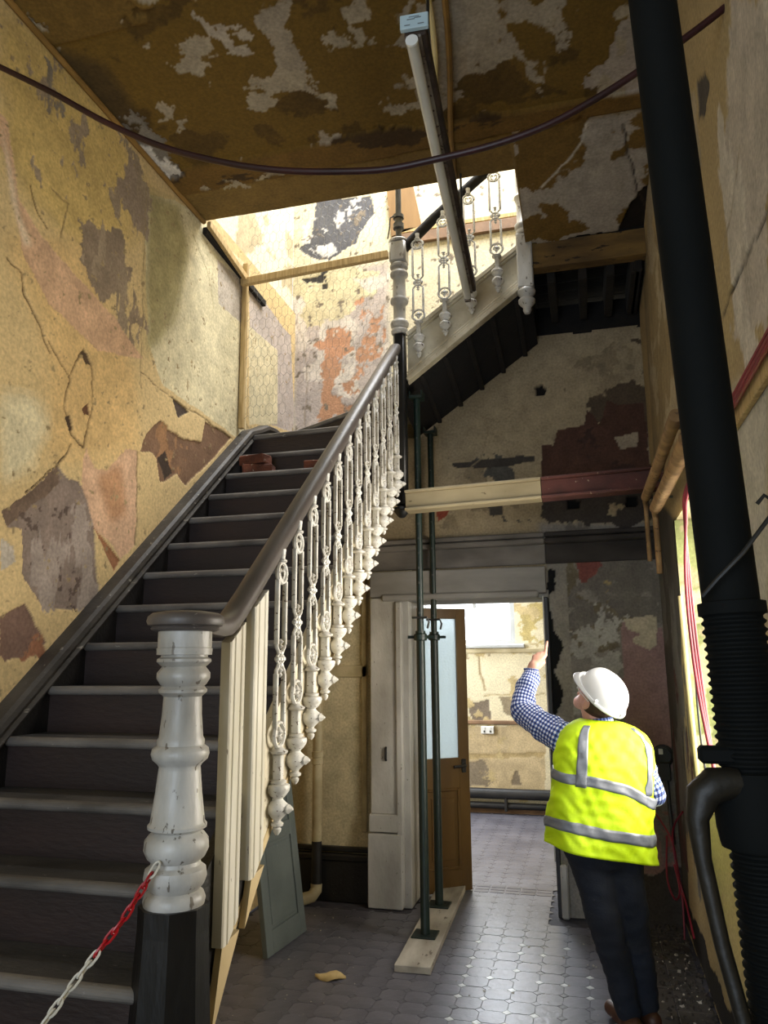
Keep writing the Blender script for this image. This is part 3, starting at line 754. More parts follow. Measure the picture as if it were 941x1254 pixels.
ob_.add([(x, y, 1.036) for x, y in o8] + [(x, y, .97) for x, y in o8] + [(x, y, .62) for x, y in o9] + [(x, y, 0.004) for x, y in o9],
        [tuple(range(8))] + [(k * 8 + j, k * 8 + (j + 1) % 8, (k + 1) * 8 + (j + 1) % 8, (k + 1) * 8 + j) for k in range(3) for j in range(8)] + [tuple(range(24, 32))[::-1]])
p = ob_.build('newel_base', M['black_paint'], newel); p['label'] = 'black octagonal base'

# ---- handrail: flat round cap over the newel, easing up into the rake
hz = lambda y: 2.665 + (y - 3.373) * .8205
rail = [(nx, 2.07, 1.812)]
cap = MB(); cap.lathe([(.086, 1.788), (.098, 1.792), (.101, 1.797), (.097, 1.801), (.109, 1.806), (.114, 1.818), (.110, 1.832), (.097, 1.842), (.06, 1.848), (.0, 1.849)], (nx, ny, 0), 36)
capo = cap.build('rail_cap', M['rail'], stair)
hr = MB()
path = [(nx + .02, 2.10, 1.815), (XO + .01, 2.20, 1.812), (XO + .012, 2.27, 1.808), (XO + .008, 2.33, 1.815), (XO + .004, 2.38, 1.836), (XO, 2.43, 1.868)]
path += [(XO, y, hz(y) - .026) for y in (2.50, 2.7, 3.0, 3.4, 3.8, 4.2, 4.6, YN - .09)]
prof = [(-.036, -.012), (-.030, -.028), (-.018, -.032), (.018, -.032), (.030, -.028), (.036, -.012), (.040, .004), (.036, .020), (.020, .031), (0, .034), (-.020, .031), (-.036, .020), (-.040, .004)]
vs = []; fs = []; n = len(prof)
for k in range(len(path)):
    t = (Vector(path[min(k + 1, len(path) - 1)]) - Vector(path[max(k - 1, 0)])).normalized()
    sx = Vector((t.y, -t.x, 0)).normalized(); up = sx.cross(t)
    for (a, b_) in prof: vs.append(Vector(path[k]) + sx * a + up * b_)
for k in range(len(path) - 1):
    for j in range(n): fs.append((k * n + j, k * n + (j + 1) % n, (k + 1) * n + (j + 1) % n, (k + 1) * n + j))
fs += [tuple(range(n)), tuple((len(path) - 1) * n + j for j in range(n))]
hr.add(vs, fs, True); hr.build('handrail', M['rail'], stair)

# ---- cast-iron balusters. Local frame: z up from the tip of the pendant, y along the rake, x outward
def ring(b, cz, ry, rz, r, n=18): b.tube([(0, ry * math.cos(a), cz + rz * math.sin(a)) for a in (2 * PI * k / n for k in range(n))], r, 6, closed=True)
def baluster_meshes(H, bars=True):
    main = MB(); t0 = H - .005
    q = .245                                     # foot of the openwork
    main.lathe([(.004, .215 - .215), (.011, .012), (.0125, .022), (.008, .027), (.018, .034), (.0185, .042), (.010, .050), (.014, .058), (.030, .078), (.034, .094), (.030, .110), (.018, .124),
                (.015, .130), (.024, .140), (.033, .156), (.036, .170), (.034, .180), (.022, .184), (.025, .190), (.025, .195), (.017, .199)], (0, 0, 0), 14)
    main.box((0, 0, .245), (.026, .026, .095), bev=.003)
    main.lathe([(.016, .288), (.027, .294), (.029, .302), (.020, .308), (.012, .318)], (0, 0, 0), 10)
    z1, z2, z3 = .362, .362 + (H - .362 - .10) * .47, H - .085
    for s_ in (-1, 1):
        for (a, c) in ((z1 + .020, z2 - .055), (z2 + .055, z3 - .030)):
            main.box((0, s_ * .030, (a + c) / 2), (.014, .012, c - a), bev=.002)
        for zc, sg in ((z2 - .055, 1), (z2 + .055, -1)):
            main.tube([(0, s_ * .030, zc), (0, s_ * .028, zc + sg * .012), (0, s_ * .018, zc + sg * .022), (0, s_ * .012, zc + sg * .034)], .006, 6)
    main.tube([(0, 0, z3 + .035), (0, 0, H - .03)], .010, 8); main.lathe([(.012, H - .045), (.017, H - .040), (.017, H - .034), (.010, H - .030), (.013, H + .01)], (0, 0, 0), 10)
    lo = MB(); ring(lo, z1, .036, .046, .0075)
    lo.lathe([(.003, -.030), (.012, -.012), (.006, 0), (.014, .010), (.004, .030)], (0, 0, z1), 8)
    for s_ in (-1, 1): lo.tube([(0, s_ * .004, z1 - .01), (0, s_ * .018, z1 + .002), (0, s_ * .015, z1 + .016)], .0045, 6)
    ce = MB()
    for (dy, dz) in ((0, 0), (.020, 0), (-.020, 0), (0, .022), (0, -.022)): ce.lathe([(.002, -.012), (.010, -.005), (.010, .005), (.002, .012)], (0, dy, z2 + dz), 8)
    for sg in (-1, 1):
        ce.lathe([(.002, -.016), (.009, -.006), (.004, .002), (.011, .012), (.002, .022)], (0, 0, z2 + sg * .055), 8)
        for s_ in (-1, 1): ce.tube([(0, s_ * .026, z2 + sg * .006), (0, s_ * .014, z2 + sg * .016), (0, 0, z2 + sg * .030)], .0055, 6)
    up = MB(); ring(up, z3, .033, .040, .0075)
    for s_ in (-1, 1): up.tube([(0, s_ * .002, z3 - .034), (0, s_ * .016, z3 - .012), (0, s_ * .018, z3 + .006), (0, s_ * .010, z3 + .014), (0, s_ * .005, z3 + .004)], .005, 6)
    boss = MB(); boss.lathe([(.013, -.05), (.013, -.02), (.016, .028), (.018, .034), (.010, .042), (.004, .048)], (0, 0, .094), 8, axis=(1, 0, 0))
    return main, lo, ce, up, boss
def make_baluster(H):
    a, lo, ce, up, boss = baluster_meshes(H)
    o = a.build('baluster', M['white_iron'], stair)
    for nm, b in (('lower_oval', lo), ('rosette', ce), ('upper_oval', up), ('fixing_boss', boss)): b.build(nm, M['white_iron'], o)
    return o
def copy_part(src, parent):
    c = src.copy(); COL.objects.link(c); c.parent = parent
    for ch in [x for x in bpy.data.objects if x.parent == src]:
        d = ch.copy(); COL.objects.link(d); d.parent = c
    return c
HB = 1.07
bal0 = make_baluster(HB)
for k in range(12):
    y = 2.765 + .1745 * k; zb = 1.074 + .1513 * k
    o = bal0 if k == 0 else copy_part(bal0, stair)
    o.location = (XO + .030, y, zb); H = hz(y) - .045 - zb
    o.scale = (1.28, 1.28, H / HB)

# ---- upper newel, black below and white above, with its dropped foot
un = MB(); ux, uy = XO + .015, YN - .02
un.lathe([(.010, 2.635), (.022, 2.640), (.034, 2.655), (.050, 2.675), (.056, 2.690), (.050, 2.705), (.030, 2.712), (.030, 2.722)], (ux, uy, 0), 20)
un.box((ux, uy, 2.99 + .34), (.082, .082, 1.23), bev=.012)
unl = un.build('newel_post', M['black_paint'], stair)
u2 = MB(); u2.lathe([(.052, 3.945), (.060, 3.955), (.062, 3.972), (.055, 3.985), (.050, 3.992), (.062, 4.005), (.066, 4.025), (.060, 4.042), (.046, 4.052), (.043, 4.06), (.045, 4.16), (.048, 4.17), (.062, 4.182), (.066, 4.20), (.062, 4.214),
             (.048, 4.222), (.046, 4.30), (.044, 4.37), (.050, 4.378), (.063, 4.39), (.066, 4.405), (.060, 4.42), (.048, 4.43), (.048, 4.44), (.064, 4.452), (.066, 4.468), (.058, 4.478), (.05, 4.485)], (ux, uy, 0), 28)
u2.box((ux, uy, 4.565), (.120, .120, .165), bev=.014); u2.lathe([(.070, 4.648), (.074, 4.658), (.060, 4.672), (.03, 4.690), (.004, 4.70)], (ux, uy, 0), 20)
p = u2.build('newel_shaft', M['newel'], unl); p['label'] = 'white turned upper shaft'

# ---- outer string, handrail and balusters of the upper flight
def s2(x): return 3.56 + (x + 1.13) * .735
xs = (-1.10, OX - .03)
b = MB(); b.prism([(xs[0], YN - .02, s2(xs[0]) + .36), (xs[1], YN - .02, s2(xs[1]) + .33), (xs[1], YN - .02, s2(xs[1])), (xs[0], YN - .02, s2(xs[0]))], (0, .04, 0))
so = b.build('outer_string', M['string_white'], stair)
for dz, w_, h_ in ((.015, .05, .028), (.045, .036, .020), (.068, .028, .016), (.345, .05, .030), (.318, .030, .018)):
    MB().beam((xs[0], YN - .03, s2(xs[0]) + dz), (xs[1], YN - .03, s2(xs[1]) + dz - (.03 if dz > .2 else 0)), w_, h_, bev=.004).build('string_moulding', M['string_white'], so)
h2 = MB(); h2.tube([(XO + .05, YN - .02, 4.60), (-.9, YN - .02, 4.80), (-.62, YN - .02, 5.02), (-.30, YN - .02, 5.27)], .036, 12); h2.build('handrail', M['dark_timber'], stair)
for k, (x, zt) in enumerate(((-1.012, 4.655), (-.825, 4.80), (-.640, 4.945), (-.455, 5.09))):
    o = copy_part(bal0, stair); zb = s2(x) + .10
    o.location = (x, YN - .052, zb); o.rotation_euler = (0, 0, -PI / 2); o.scale = (1.2, 1.2, (zt + .02 - zb) / HB)
# ---- landing newel with its drop
ln = MB(); lx, ly = OX - .005, YN - .03
ln.box((lx, ly, 4.36), (.105, .105, .40), bev=.008)
lnw = ln.build('newel_post', M['newel'], stair)
MB().lathe([(.052, 4.56), (.058, 4.575), (.050, 4.60), (.060, 4.62), (.060, 4.64), (.045, 4.66), (.042, 4.80), (.052, 4.83), (.058, 4.85), (.045, 4.87), (.04, 5.10), (.05, 5.16)], (lx, ly, 0), 20).build('newel_shaft', M['newel'], lnw)
MB().lathe([(.008, 3.985), (.020, 3.990), (.028, 4.010), (.026, 4.030), (.040, 4.045), (.056, 4.065), (.056, 4.085), (.040, 4.10), (.046, 4.115), (.060, 4.13), (.062, 4.148), (.052, 4.162)], (lx, ly, 0), 20).build('newel_drop', M['newel'], lnw)
# ---- landing: trimmer, open joists and boards
MB().box(((OX + XR) / 2 + .03, 4.90, 4.58), (XR - OX + .02, .09, .17), bev=.004).build('light_gap_infill', M['black_void'], stair)  # dark infill box added above the trimmer to cover a light gap
MB().box(((OX + XR) / 2 + .02, 4.90, 4.395), (XR - OX - .03, .10, .185), bev=.006).build('trimmer', M['trimmer'], stair)
for x in (OX + .16, -.02 + .13, .24 + .05, .45):
    MB().box((x, 5.28, 4.33), (.055, .66, .20), bev=.006).build('joist', M['dark_timber'], stair)
for k in range(6):
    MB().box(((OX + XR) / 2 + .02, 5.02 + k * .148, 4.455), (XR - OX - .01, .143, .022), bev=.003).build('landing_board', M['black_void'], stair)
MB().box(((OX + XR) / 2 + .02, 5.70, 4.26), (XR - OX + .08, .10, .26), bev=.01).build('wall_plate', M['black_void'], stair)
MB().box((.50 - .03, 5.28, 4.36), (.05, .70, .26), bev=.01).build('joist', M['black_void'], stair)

# ================================================================== DOOR, ARCHITRAVE, CORNICE, SKIRTING
d1 = struct(bpy.data.objects.new('door_1', None)); COL.objects.link(d1); d1.location = (-.8, YB, 0)
def dpart(b, name, m, bv=None):
    o = b.build(name, m); under(d1, o); return o
b = MB(); b.box((-1.475, YB - .045, 1.39), (.195, .09, 1.54), bev=.006)
ar = dpart(b, 'architrave', M['frame_grey'])
b = MB(); b.box((-1.352, YB - .056, 1.07), (.055, .112, 2.12), bev=.012); dpart(b, 'architrave_moulding', M['frame_grey'])
b = MB(); b.box((-1.462, YB - .062, .245), (.250, .125, .49), bev=.006); dpart(b, 'plinth_block', M['frame_grey'])
b = MB(); b.box((-1.462, YB - .056, .56), (.240, .11, .12), bev=.006); dpart(b, 'plinth_cap', M['frame_grey'])
b = MB(); b.box((-1.31, YB + .12, 1.07), (.06, .38, 2.14), bev=.004); dpart(b, 'jamb', M['frame_grey'])
b = MB(); b.box((-.92, YB - .045, 2.262), (1.31, .09, .19), bev=.005); dpart(b, 'lintel', M['lintel'])
b = MB(); b.box((-.90, YB - .055, 2.160), (1.16, .11, .055), bev=.014); dpart(b, 'lintel_moulding', M['lintel'])
b = MB(); b.box((-.80, YB + .20, 2.165), (1.10, .42, .06), bev=.004); dpart(b, 'head_lining', M['lintel'])
b = MB(); b.box((-.272, YB + .12, 1.07), (.030, .30, 2.14), bev=.004); dpart(b, 'jamb', M['dark_string'])
b = MB(); b.box((-.292, YB - .02, 1.25), (.010, .012, 1.80), bev=.002); dpart(b, 'draught_strip', M['frame_grey'])
b = MB(); b.box((-.236, YB + .04, .17), (.05, .20, .34), bev=.01); dpart(b, 'jamb_block', M['frame_grey'])
b = MB(); b.tube([(-1.455, YB - .092, .99), (-1.455, YB - .104, 1.0), (-1.455, YB - .104, 1.07), (-1.455, YB - .092, 1.08)], .009, 8); dpart(b, 'old_latch', M['pipe_black'])
# door leaf, ajar into the far room
HX, HY, LA = -1.318, 5.86, math.radians(35); LW, LT, LH = .455, .042, 2.10
lu = Vector((math.cos(LA), math.sin(LA), 0)); ln_ = Vector((math.sin(LA), -math.cos(LA), 0))
RL = Matrix((lu, -ln_, Vector((0, 0, 1)))).transposed()
def lp(s, z, o=0): return Vector((HX, HY, 0)) + lu * s + ln_ * o + Vector((0, 0, z))
lb = MB()
for (s0, s1, z0, z1) in ((0, .085, .008, LH), (LW - .085, LW, .008, LH), (.085, LW - .085, .008, .16), (.085, LW - .085, .74, .96), (.085, LW - .085, 2.02, LH)):
    lb.box(lp((s0 + s1) / 2, (z0 + z1) / 2), (s1 - s0, LT, z1 - z0), RL, .002)
lb.box(lp(LW / 2, .45), (LW - .17, .018, .60), RL)
leaf = dpart(lb, 'door_leaf', M['door_brown'])
b = MB()
for (s0, s1, z0, z1) in ((.085, .105, .16, .74), (LW - .105, LW - .085, .16, .74), (.105, LW - .105, .16, .18), (.105, LW - .105, .72, .74)):
    b.box(lp((s0 + s1) / 2, (z0 + z1) / 2, .014), (s1 - s0, .020, z1 - z0), RL, .006)
b.box(lp(LW / 2, .45, .012), (LW - .27, .012, .44), RL, .005)
o = b.build('panel_moulding', M['door_brown'], leaf)
b = MB(); b.box(lp(LW / 2, 1.49), (LW - .165, .008, 1.07), RL); o = b.build('glass_pane', M['glass'], leaf)
b = MB(); b.box(lp(LW - .05, .90, .026), (.035, .012, .10), RL, .003); b.tube([lp(LW - .05, .905, .03), lp(LW - .05, .905, .06), lp(LW - .06, .905, .066), lp(LW - .15, .90, .066)], .011, 8)
o = b.build('lever_handle', M['pipe_black'], leaf); o['label'] = 'black lever handle'
# picture rail mouldings across the door wall
M['cornice_burnt'] = mat('burnt_cornice', '3d3733', '241f1c', 5, 0.85, 0.35, stretch=(.5, 1, 1))
tn = 0
for y, z, w_, h_, bv in ((.03, 2.578, .05, .036, .014), (.035, 2.530, .07, .045, .018), (.010, 2.44, .02, .15, .004)):
    for x0, x1, m in ((XL, -.262, 'cornice'), (-.260, XR, 'cornice_burnt')):
        tn += 1; zz = lambda x: z + .022 * (x - XL) / (XR - XL)
        b = MB(); b.beam((x0, YB - y, zz(x0)), (x1, YB - y, zz(x1)), w_, h_, bev=bv); struct(b.build('trim_%d' % tn, M[m]))
# skirting left of the door and panel rails of the wall there
b = MB(); b.box((-1.97, YB - .02, .14), (.77, .04, .28), bev=.004); bb = struct(b.build('baseboard_back', M['skirting']))
for z, h, dd in ((.30, .05, .06), (.355, .035, .045)): MB().box((-1.97, YB - dd / 2, z), (.77, dd, h), bev=.012).build('moulding', M['skirting'], bb)
b = MB(); b.box((-1.80, YB - .012, 1.62), (.36, .024, .09), bev=.008); struct(b.build('trim_7', M['pipe_cream']))
b = MB(); b.box((-1.64, YB - .012, 1.45), (.04, .024, 1.95), bev=.006); struct(b.build('trim_8', M['pipe_cream']))

# ================================================================== ROOM BEYOND
FY = 9.15
def ff(x, y): p = at(x, y, Y=FY); return (p[0] + 3.2, p[2])
Fp = lambda s: pts(s, ff)
far_layers = [
    ('poly', Fp('540,889 668,889 668,968 540,968'), 'b9a682', 0, .01),
    ('poly', Fp('576,862 600,857 603,880 582,884 576,875'), '75695a', .006, .04),
    ('poly', Fp('612,853 630,855 628,878 618,874'), '8d8068', .005, .03),
    ('poly', Fp('575,935 590,930 604,955 596,962 575,962'), '877a66', .006, .04),
    ('poly', Fp('630,945 635,942 640,962 628,962'), '82745f', .005, .03),
    ('flake', Fp('640,740 668,740 668,785 640,785'), 'b5a36c', .002, 5, .50, (1, 1)),
    ('flake', Fp('565,795 600,795 600,812 565,812'), '9a8a6c', .003, 6, .48, (1, 1)),
    ('crack', Fp('588,800 588,825 595,845'), '8d7a58', .006, .010), ('crack', Fp('595,852 668,852'), 'a08d64', .003, .006),
    ('poly', Fp('560,924 668,921 668,927 560,930'), 'a8946a', .004, .01),
    ('flake', None, 'b9a67a', .001, 5, .64, (1, 1)),
]
WX0, WX1, WFZ0, WFZ1 = -1.95, -.815, 1.885, 3.0
wall_far = plaster('wall_far', (-3.2, FY, 0), (1, 0, 0), (0, 0, 1), 4.4, 3.25, .016, 'd3c8a9', far_layers, holes=[(WX0 + 3.2, WX1 + 3.2, WFZ0, WFZ1)], seed=71)
slab('wall_far_left', (-3.26, 7.6, 1.6), (.12, 3.1, 3.25), M['plain'])
slab('wall_far_right', (1.26, 7.6, 1.6), (.12, 3.1, 3.25), M['plain'])
slab('ceiling_far', (-1.0, 7.6, 3.25), (4.6, 3.2, .12), M['white_paint'])
slab('wall_far_near', (-2.45, 6.0, 1.6), (1.6, .10, 3.25), M['plain'])
slab('wall_far_near.001', (.70, 6.0, 1.6), (1.1, .10, 3.25), M['plain'])
b = MB()
for x in (WX0 + .03, -1.295, WX1 - .03): b.box((x, FY + .06, (WFZ0 + WFZ1) / 2), (.055 if x != -1.295 else .03, .06, WFZ1 - WFZ0))
for z in (WFZ0 + .02, WFZ1 - .03): b.box(((WX0 + WX1) / 2, FY + .06, z), (WX1 - WX0, .058, .05))
window_2 = b.build('window_2', M['white_paint'], None, 'structure')
for x0, x1 in ((WX0, -1.295), (-1.295, WX1)): MB().box(((x0 + x1) / 2, FY + .10, (WFZ0 + WFZ1) / 2), (x1 - x0, .008, WFZ1 - WFZ0)).build('pane', M['sky_glass'], window_2)
b = MB(); b.box(((WX0 + WX1) / 2, FY - .01, WFZ0 - .03), (1.35, .07, .045), bev=.008); b.build('sill', M['white_paint'], window_2)
b = MB(); b.box((-.9, FY - .012, 1.80), (4.2, .03, .05), bev=.01); struct(b.build('trim_9', M['pipe_cream']))
b = MB(); b.box((-.9, FY - .015, .985), (4.2, .035, .045), bev=.008); struct(b.build('trim_10', M['brown_rail']))
b = MB(); b.box((-.9, FY - .01, .03), (4.2, .04, .10), bev=.008); struct(b.build('baseboard_far', M['brown_rail']))
b = MB(); b.tube([(-2.9, FY - .10, .215), (1.1, FY - .10, .215)], .058, 16); b.tube([(-2.9, FY - .08, .09), (1.1, FY - .08, .09)], .035, 12)
t = thing('heating_pipes', 'fat black heating pipes running low along the wall of the room beyond', 'pipe', (-.9, FY - .09, .05))
for zz, rr, yy in ((.215, .058, FY - .10), (.085, .036, FY - .08)):
    under(t, MB().tube([(-2.9, yy, zz), (1.1, yy, zz)], rr, 16).build('pipe', M['pipe_black']))
under(t, MB().box((-.98, FY - .09, .13), (.03, .10, .20), bev=.005).build('bracket', M['pipe_black']))
t = thing('double_socket', 'white double socket on the dado of the far wall beyond the doorway', 'socket', (-1.172, FY, .892))
under(t, MB().box((-1.172, FY - .02, .90), (.15, .04, .085), bev=.006).build('faceplate', M['socket']))
under(t, *[MB().box((-1.172 + dx, FY - .042, .885), (.018, .006, .022)).build('socket_outlet', M['steel']) for dx in (-.035, .035)])
under(t, *[MB().box((-1.172 + dx, FY - .043, .922), (.014, .008, .018)).build('switch', M['socket']) for dx in (-.035, .035)])

# ================================================================== BEAM, PROPS, PLANK
t = thing('cross_beam', 'long beam across the hall at first landing height, cream left half and red right half', 'beam', (-.3, 4.85, 2.7))
def zb(x): return 2.735 + (x + 1.1) * .033
for (x0, x1, m, lb_) in ((-1.115, -.23, M['beam_cream'], 'cream painted length'), (-.228, XR - .002, M['beam_red'], 'red oxide painted length')):
    b = MB(); b.beam((x0, 4.86, zb(x0)), (x1, 4.86, zb(x1)), .10, .105, bev=.004)
    o = b.build('beam_length', m); under(t, o); o['label'] = lb_
    for s_ in (-1, 1):
        under(t, MB().beam((x0, 4.85, zb(x0) + s_ * .060), (x1, 4.85, zb(x1) + s_ * .060), .135, .018, bev=.004).build('edge_lip', m))
pl = tag(MB().box((0, 0, 0), (.205, 1.60, .040), bev=.004).build('sole_plank', M['plank']), 'pale cement-stained plank on the tiled floor under the two green props', 'plank')
pl.location = (-1.06, 5.29, .0215); pl.rotation_euler = (0, 0, math.radians(1.8))
def green_prop(x, y, ztop, zcol, label):
    t = thing('steel_prop', label, 'prop', (x, y, .042), 'green steel props on the plank')
    z0 = .042; P = []
    P.append(MB().box((x, y, z0 + .005), (.15, .15, .010), bev=.003).build('base_plate', M['prop_green']))
    P.append(MB().lathe([(.030, z0 + .010), (.030, z0 + .03), (.0285, z0 + .035), (.0285, zcol)], (x, y, 0), 20).build('outer_tube', M['prop_green']))
    P.append(MB().lathe([(.0225, zcol), (.0225, ztop - .02)], (x, y, 0), 18).build('inner_tube', M['prop_green']))
    c = MB(); c.lathe([(.034, zcol - .06), (.044, zcol - .055), (.044, zcol - .02), (.034, zcol - .012), (.034, zcol + .004)], (x, y, 0), 20)
    P.append(c.build('collar_nut', M['prop_green']))
    P.append(MB().tube([(x - .085, y - .01, zcol - .036), (x - .05, y, zcol - .036), (x + .06, y, zcol - .036), (x + .085, y + .008, zcol - .036)], .010, 8).build('nut_handle', M['prop_green']))
    P.append(MB().tube([(x - .05, y - .03, zcol + .09), (x + .05, y - .03, zcol + .09), (x + .062, y - .02, zcol + .06), (x + .05, y - .01, zcol + .02)], .007, 8).build('locking_pin', M['steel']))
    h = MB()
    for k in range(int((ztop - .1 - zcol) / .10)): h.box((x, y - .0218, zcol + .12 + k * .10), (.011, .004, .014), bev=.002)
    o = h.build('pin_holes', M['steel']); o['kind'] = 'stuff'; P.append(o)
    P.append(MB().box((x, y, ztop - .010), (.094, .10, .020), bev=.003).build('head_plate', M['prop_green']))
    for s_ in (-1, 1): P.append(MB().box((x + s_ * .042, y, ztop + .010), (.010, .10, .045), bev=.002).build('head_lug', M['prop_green']))
    under(t, *P); return t
green_prop(-1.061, 4.975, 3.51, 1.885, 'dark green steel prop standing on the near half of the plank')
green_prop(-1.085, 5.565, 3.43, 1.90, 'dark green steel prop standing on the far half of the plank by the door')

# ---- black prop close to the camera
AX0, AY0, AX1, AY1 = .196, .80, .058, .905
def ap(z): f = z / 4.6; return (AX0 + (AX1 - AX0) * f, AY0 + (AY1 - AY0) * f, z)
t = thing('foreground_prop', 'thick black threaded steel prop standing close in front of the right wall', 'prop', (AX0, AY0, .002))
P = []
b = MB(); b.tube([ap(1.755), ap(4.58)], .0275, 28); P.append(b.build('inner_tube', M['prop_black']))
ax = (Vector(ap(4)) - Vector(ap(0))).normalized()
prof = [(.030, .012), (.030, .9)]; z = .9
while z < 1.742:
    prof += [(.0278, z), (.0305, z + .0025), (.0305, z + .004), (.0278, z + .0065)]; z += .0085
prof += [(.0325, 1.744), (.0325, 1.756), (.028, 1.757)]
b = MB(); b.lathe(prof, (AX0, AY0, 0), 28, axis=ax); P.append(b.build('threaded_tube', M['prop_black']))
P.append(MB().box((AX0, AY0, .008), (.15, .15, .012), bev=.003).build('base_plate', M['prop_black']))
P.append(MB().box((AX1, AY1, 4.59), (.15, .15, .012), bev=.003).build('head_plate', M['prop_black']))
c0 = Vector(ap(1.56)); b = MB()
b.lathe([(.036, -.036), (.037, -.032), (.039, -.018), (.039, .016), (.037, .028), (.036, .032)], c0, 28, axis=ax); P.append(b.build('collar_nut', M['prop_black']))
b = MB(); b.box(c0 + Vector((.002, -.01, .048)), (.105, .02, .016), bev=.003); P.append(b.build('collar_pin', M['prop_black']))
b = MB(); b.tube([c0 + Vector((-.008, 0, .016)) + Vector(q) for q in ((-.010, -.02, .008), (-.032, -.024, .006), (-.044, -.026, -.004), (-.050, -.028, -.025), (-.048, -.028, -.06), (-.038, -.028, -.13), (-.024, -.028, -.20), (-.004, -.028, -.30))], [.014, .0165, .0155, .0105, .0078, .0072, .0072, .0072], 14)
P.append(b.build('swing_handle', M['prop_nut']))
b = MB(); p0 = Vector(ap(1.83)); b.tube([p0 + Vector(q) for q in ((.030, -.03, .02), (.037, -.032, .028), (.043, -.034, .022), (.041, -.036, .008), (.033, -.038, -.002), (.010, -.045, -.03), (-.015, -.04, -.055), (-.028, -.03, -.07))], .0022, 6); P.append(b.build('tie_wire', M['black_cable']))
P.append(MB().lathe([(.006, 0), (.011, 0), (.011, .003), (.006, .003)], c0 + Vector((.020, -.047, .006)), 16, axis=(.35, -1, 0)).build('worn_ring', M['steel']))
under(t, *P)

# ================================================================== TEMPORARY BOARDS IN PLACE OF MISSING BALUSTERS
def temp_board(y, z0, z1, label):
    b = MB(); x = XO + .022
    q = [(-.016, -.056), (.016, -.056), (.020, -.050), (.020, -.030), (.013, -.025), (.020, -.019), (.020, .018), (.014, .026), (.020, .032), (.020, .052), (-.016, .052)]
    lo = [(x + a, y + c, z0 + max(0, c + .02) * .8) for a, c in q]; hi = [(x + a, y + c, z1 + (c + .062) * .66) for a, c in q]; n = len(q)
    b.add(lo + hi, [tuple(range(n))[::-1], tuple(range(n, 2 * n))] + [(i, (i + 1) % n, n + (i + 1) % n, n + i) for i in range(n)])
    o = b.build('baluster_board', M['board_white']); return tag(o, label, 'board', 'white boards nailed up for missing balusters')
temp_board(2.375, .840, 1.757, 'white moulded board nailed upright to the stair beside the bottom newel')
temp_board(2.562, .985, 1.884, 'white moulded board nailed upright between the first board and the first iron baluster')
tag(MB().prism([(XO + .010, 2.34, .84), (XO + .010, 2.46, .85), (XO + .010, 2.28, .60)], (.022, 0, 0)).build('timber_wedge', M['raw_wood']), 'raw pine wedge under the foot of the white board by the newel', 'wedge')
tag(MB().prism([(XO + .010, 2.545, .985), (XO + .010, 2.65, 1.0), (XO + .010, 2.50, .84)], (.022, 0, 0)).build('timber_wedge', M['raw_wood']), 'raw pine wedge under the foot of the second white board', 'wedge')

# ---- loose grey-green door leaning under the stair
t = thing('loose_door', 'grey-green two-panel cupboard door leaning under the staircase', 'door', (-1.88, 4.73, 0))
e0 = Vector((-1.905, 4.482, .006)); eu = Vector((.053, .498, 0)).normalized(); ev = Vector((-.15, -.075, 1.0)).normalized(); en = eu.cross(ev).normalized(); ev = en.cross(eu)
RP = Matrix((eu, en * -1, ev)).transposed(); PW, PH = .50, 1.22
if RP.determinant() < 0: RP = Matrix((eu, en, ev)).transposed()
b = MB(); fp = lambda s, h, o=0: e0 + eu * s + ev * h + en * o
for (s0, s1, h0, h1) in ((0, .08, 0, PH), (PW - .08, PW, 0, PH), (.08, PW - .08, 0, .13), (.08, PW - .08, .60, .69), (.08, PW - .08, PH - .10, PH)):
    b.box(fp((s0 + s1) / 2, (h0 + h1) / 2), (s1 - s0, .034, h1 - h0), RP, .003)
b.box(fp(PW / 2, PH / 2), (PW - .1, .012, PH - .1), RP)
fr_ = b.build('door_frame', M['grey_door']); under(t, fr_)
for (h0, h1) in ((.15, .58), (.71, PH - .12)): under(t, MB().box(fp(PW / 2, (h0 + h1) / 2, .004), (PW - .20, .014, h1 - h0), RP, .005).build('panel', M['grey_door']))

# ================================================================== PIPES, CABLES AND CONDUITS
t = thing('soil_pipe', 'cream vertical pipe with a black foot standing left of the doorway', 'pipe', (-1.97, 5.56, 0))
x, y = -1.975, 5.545
under(t, MB().lathe([(.036, .42), (.036, .95), (.043, .955), (.043, .985), (.038, .99), (.038, 1.0), (.043, 1.005), (.043, 1.04), (.036, 1.045), (.036, 3.1)], (x, y, 0), 20).build('pipe', M['pipe_cream']))
under(t, MB().lathe([(.037, .10), (.037, .42)], (x, y, 0), 20).build('black_foot', M['pipe_black']))
under(t, MB().tube([(x, y, .13), (x, y - .005, .09), (x - .02, y - .04, .055), (x - .07, y - .09, .048), (x - .11, y - .11, .048)], .042, 14).build('bend', M['pipe_cream']))
for k, (x, z, r, y1, lb_) in enumerate(((.395, 2.655, .028, 4.80, 'upper thinner lagged pipe running along the right wall above the red cables'), (.435, 2.56, .036, 4.66, 'lower thicker lagged pipe running along the right wall above the red cables'))):
    t = thing('lagged_pipe', lb_, 'pipe', (x, 4, z)); p = []
    p.append(MB().tube([(x, 3.12, z), (x, 4.0, z), (x, y1, z + .01)], r, 16).build('lagging', M['pipe_lagged']))
    p.append(MB().tube([(x, y1 - .01, z + .01), (x, y1 + .10, z + .005), (x + .01, y1 + .16, z - .02), (x + .012, y1 + .18, z - .20), (x + .012, y1 + .18, z - .36)], r * .5, 10).build('bare_pipe', M['pipe_lagged']))
    for yy in (3.3, 4.3): p.append(MB().beam((x, yy, z), (XR - .022, yy, z), .02, .012).build('bracket', M['steel']))
    under(t, *p)
t = tag(MB().box((.5035, 1.7, 2.452), (.022, 3.1, .055), bev=.004).build('cable_batten', M['timber']), 'pale wooden batten along the upper right wall carrying red cables', 'batten')
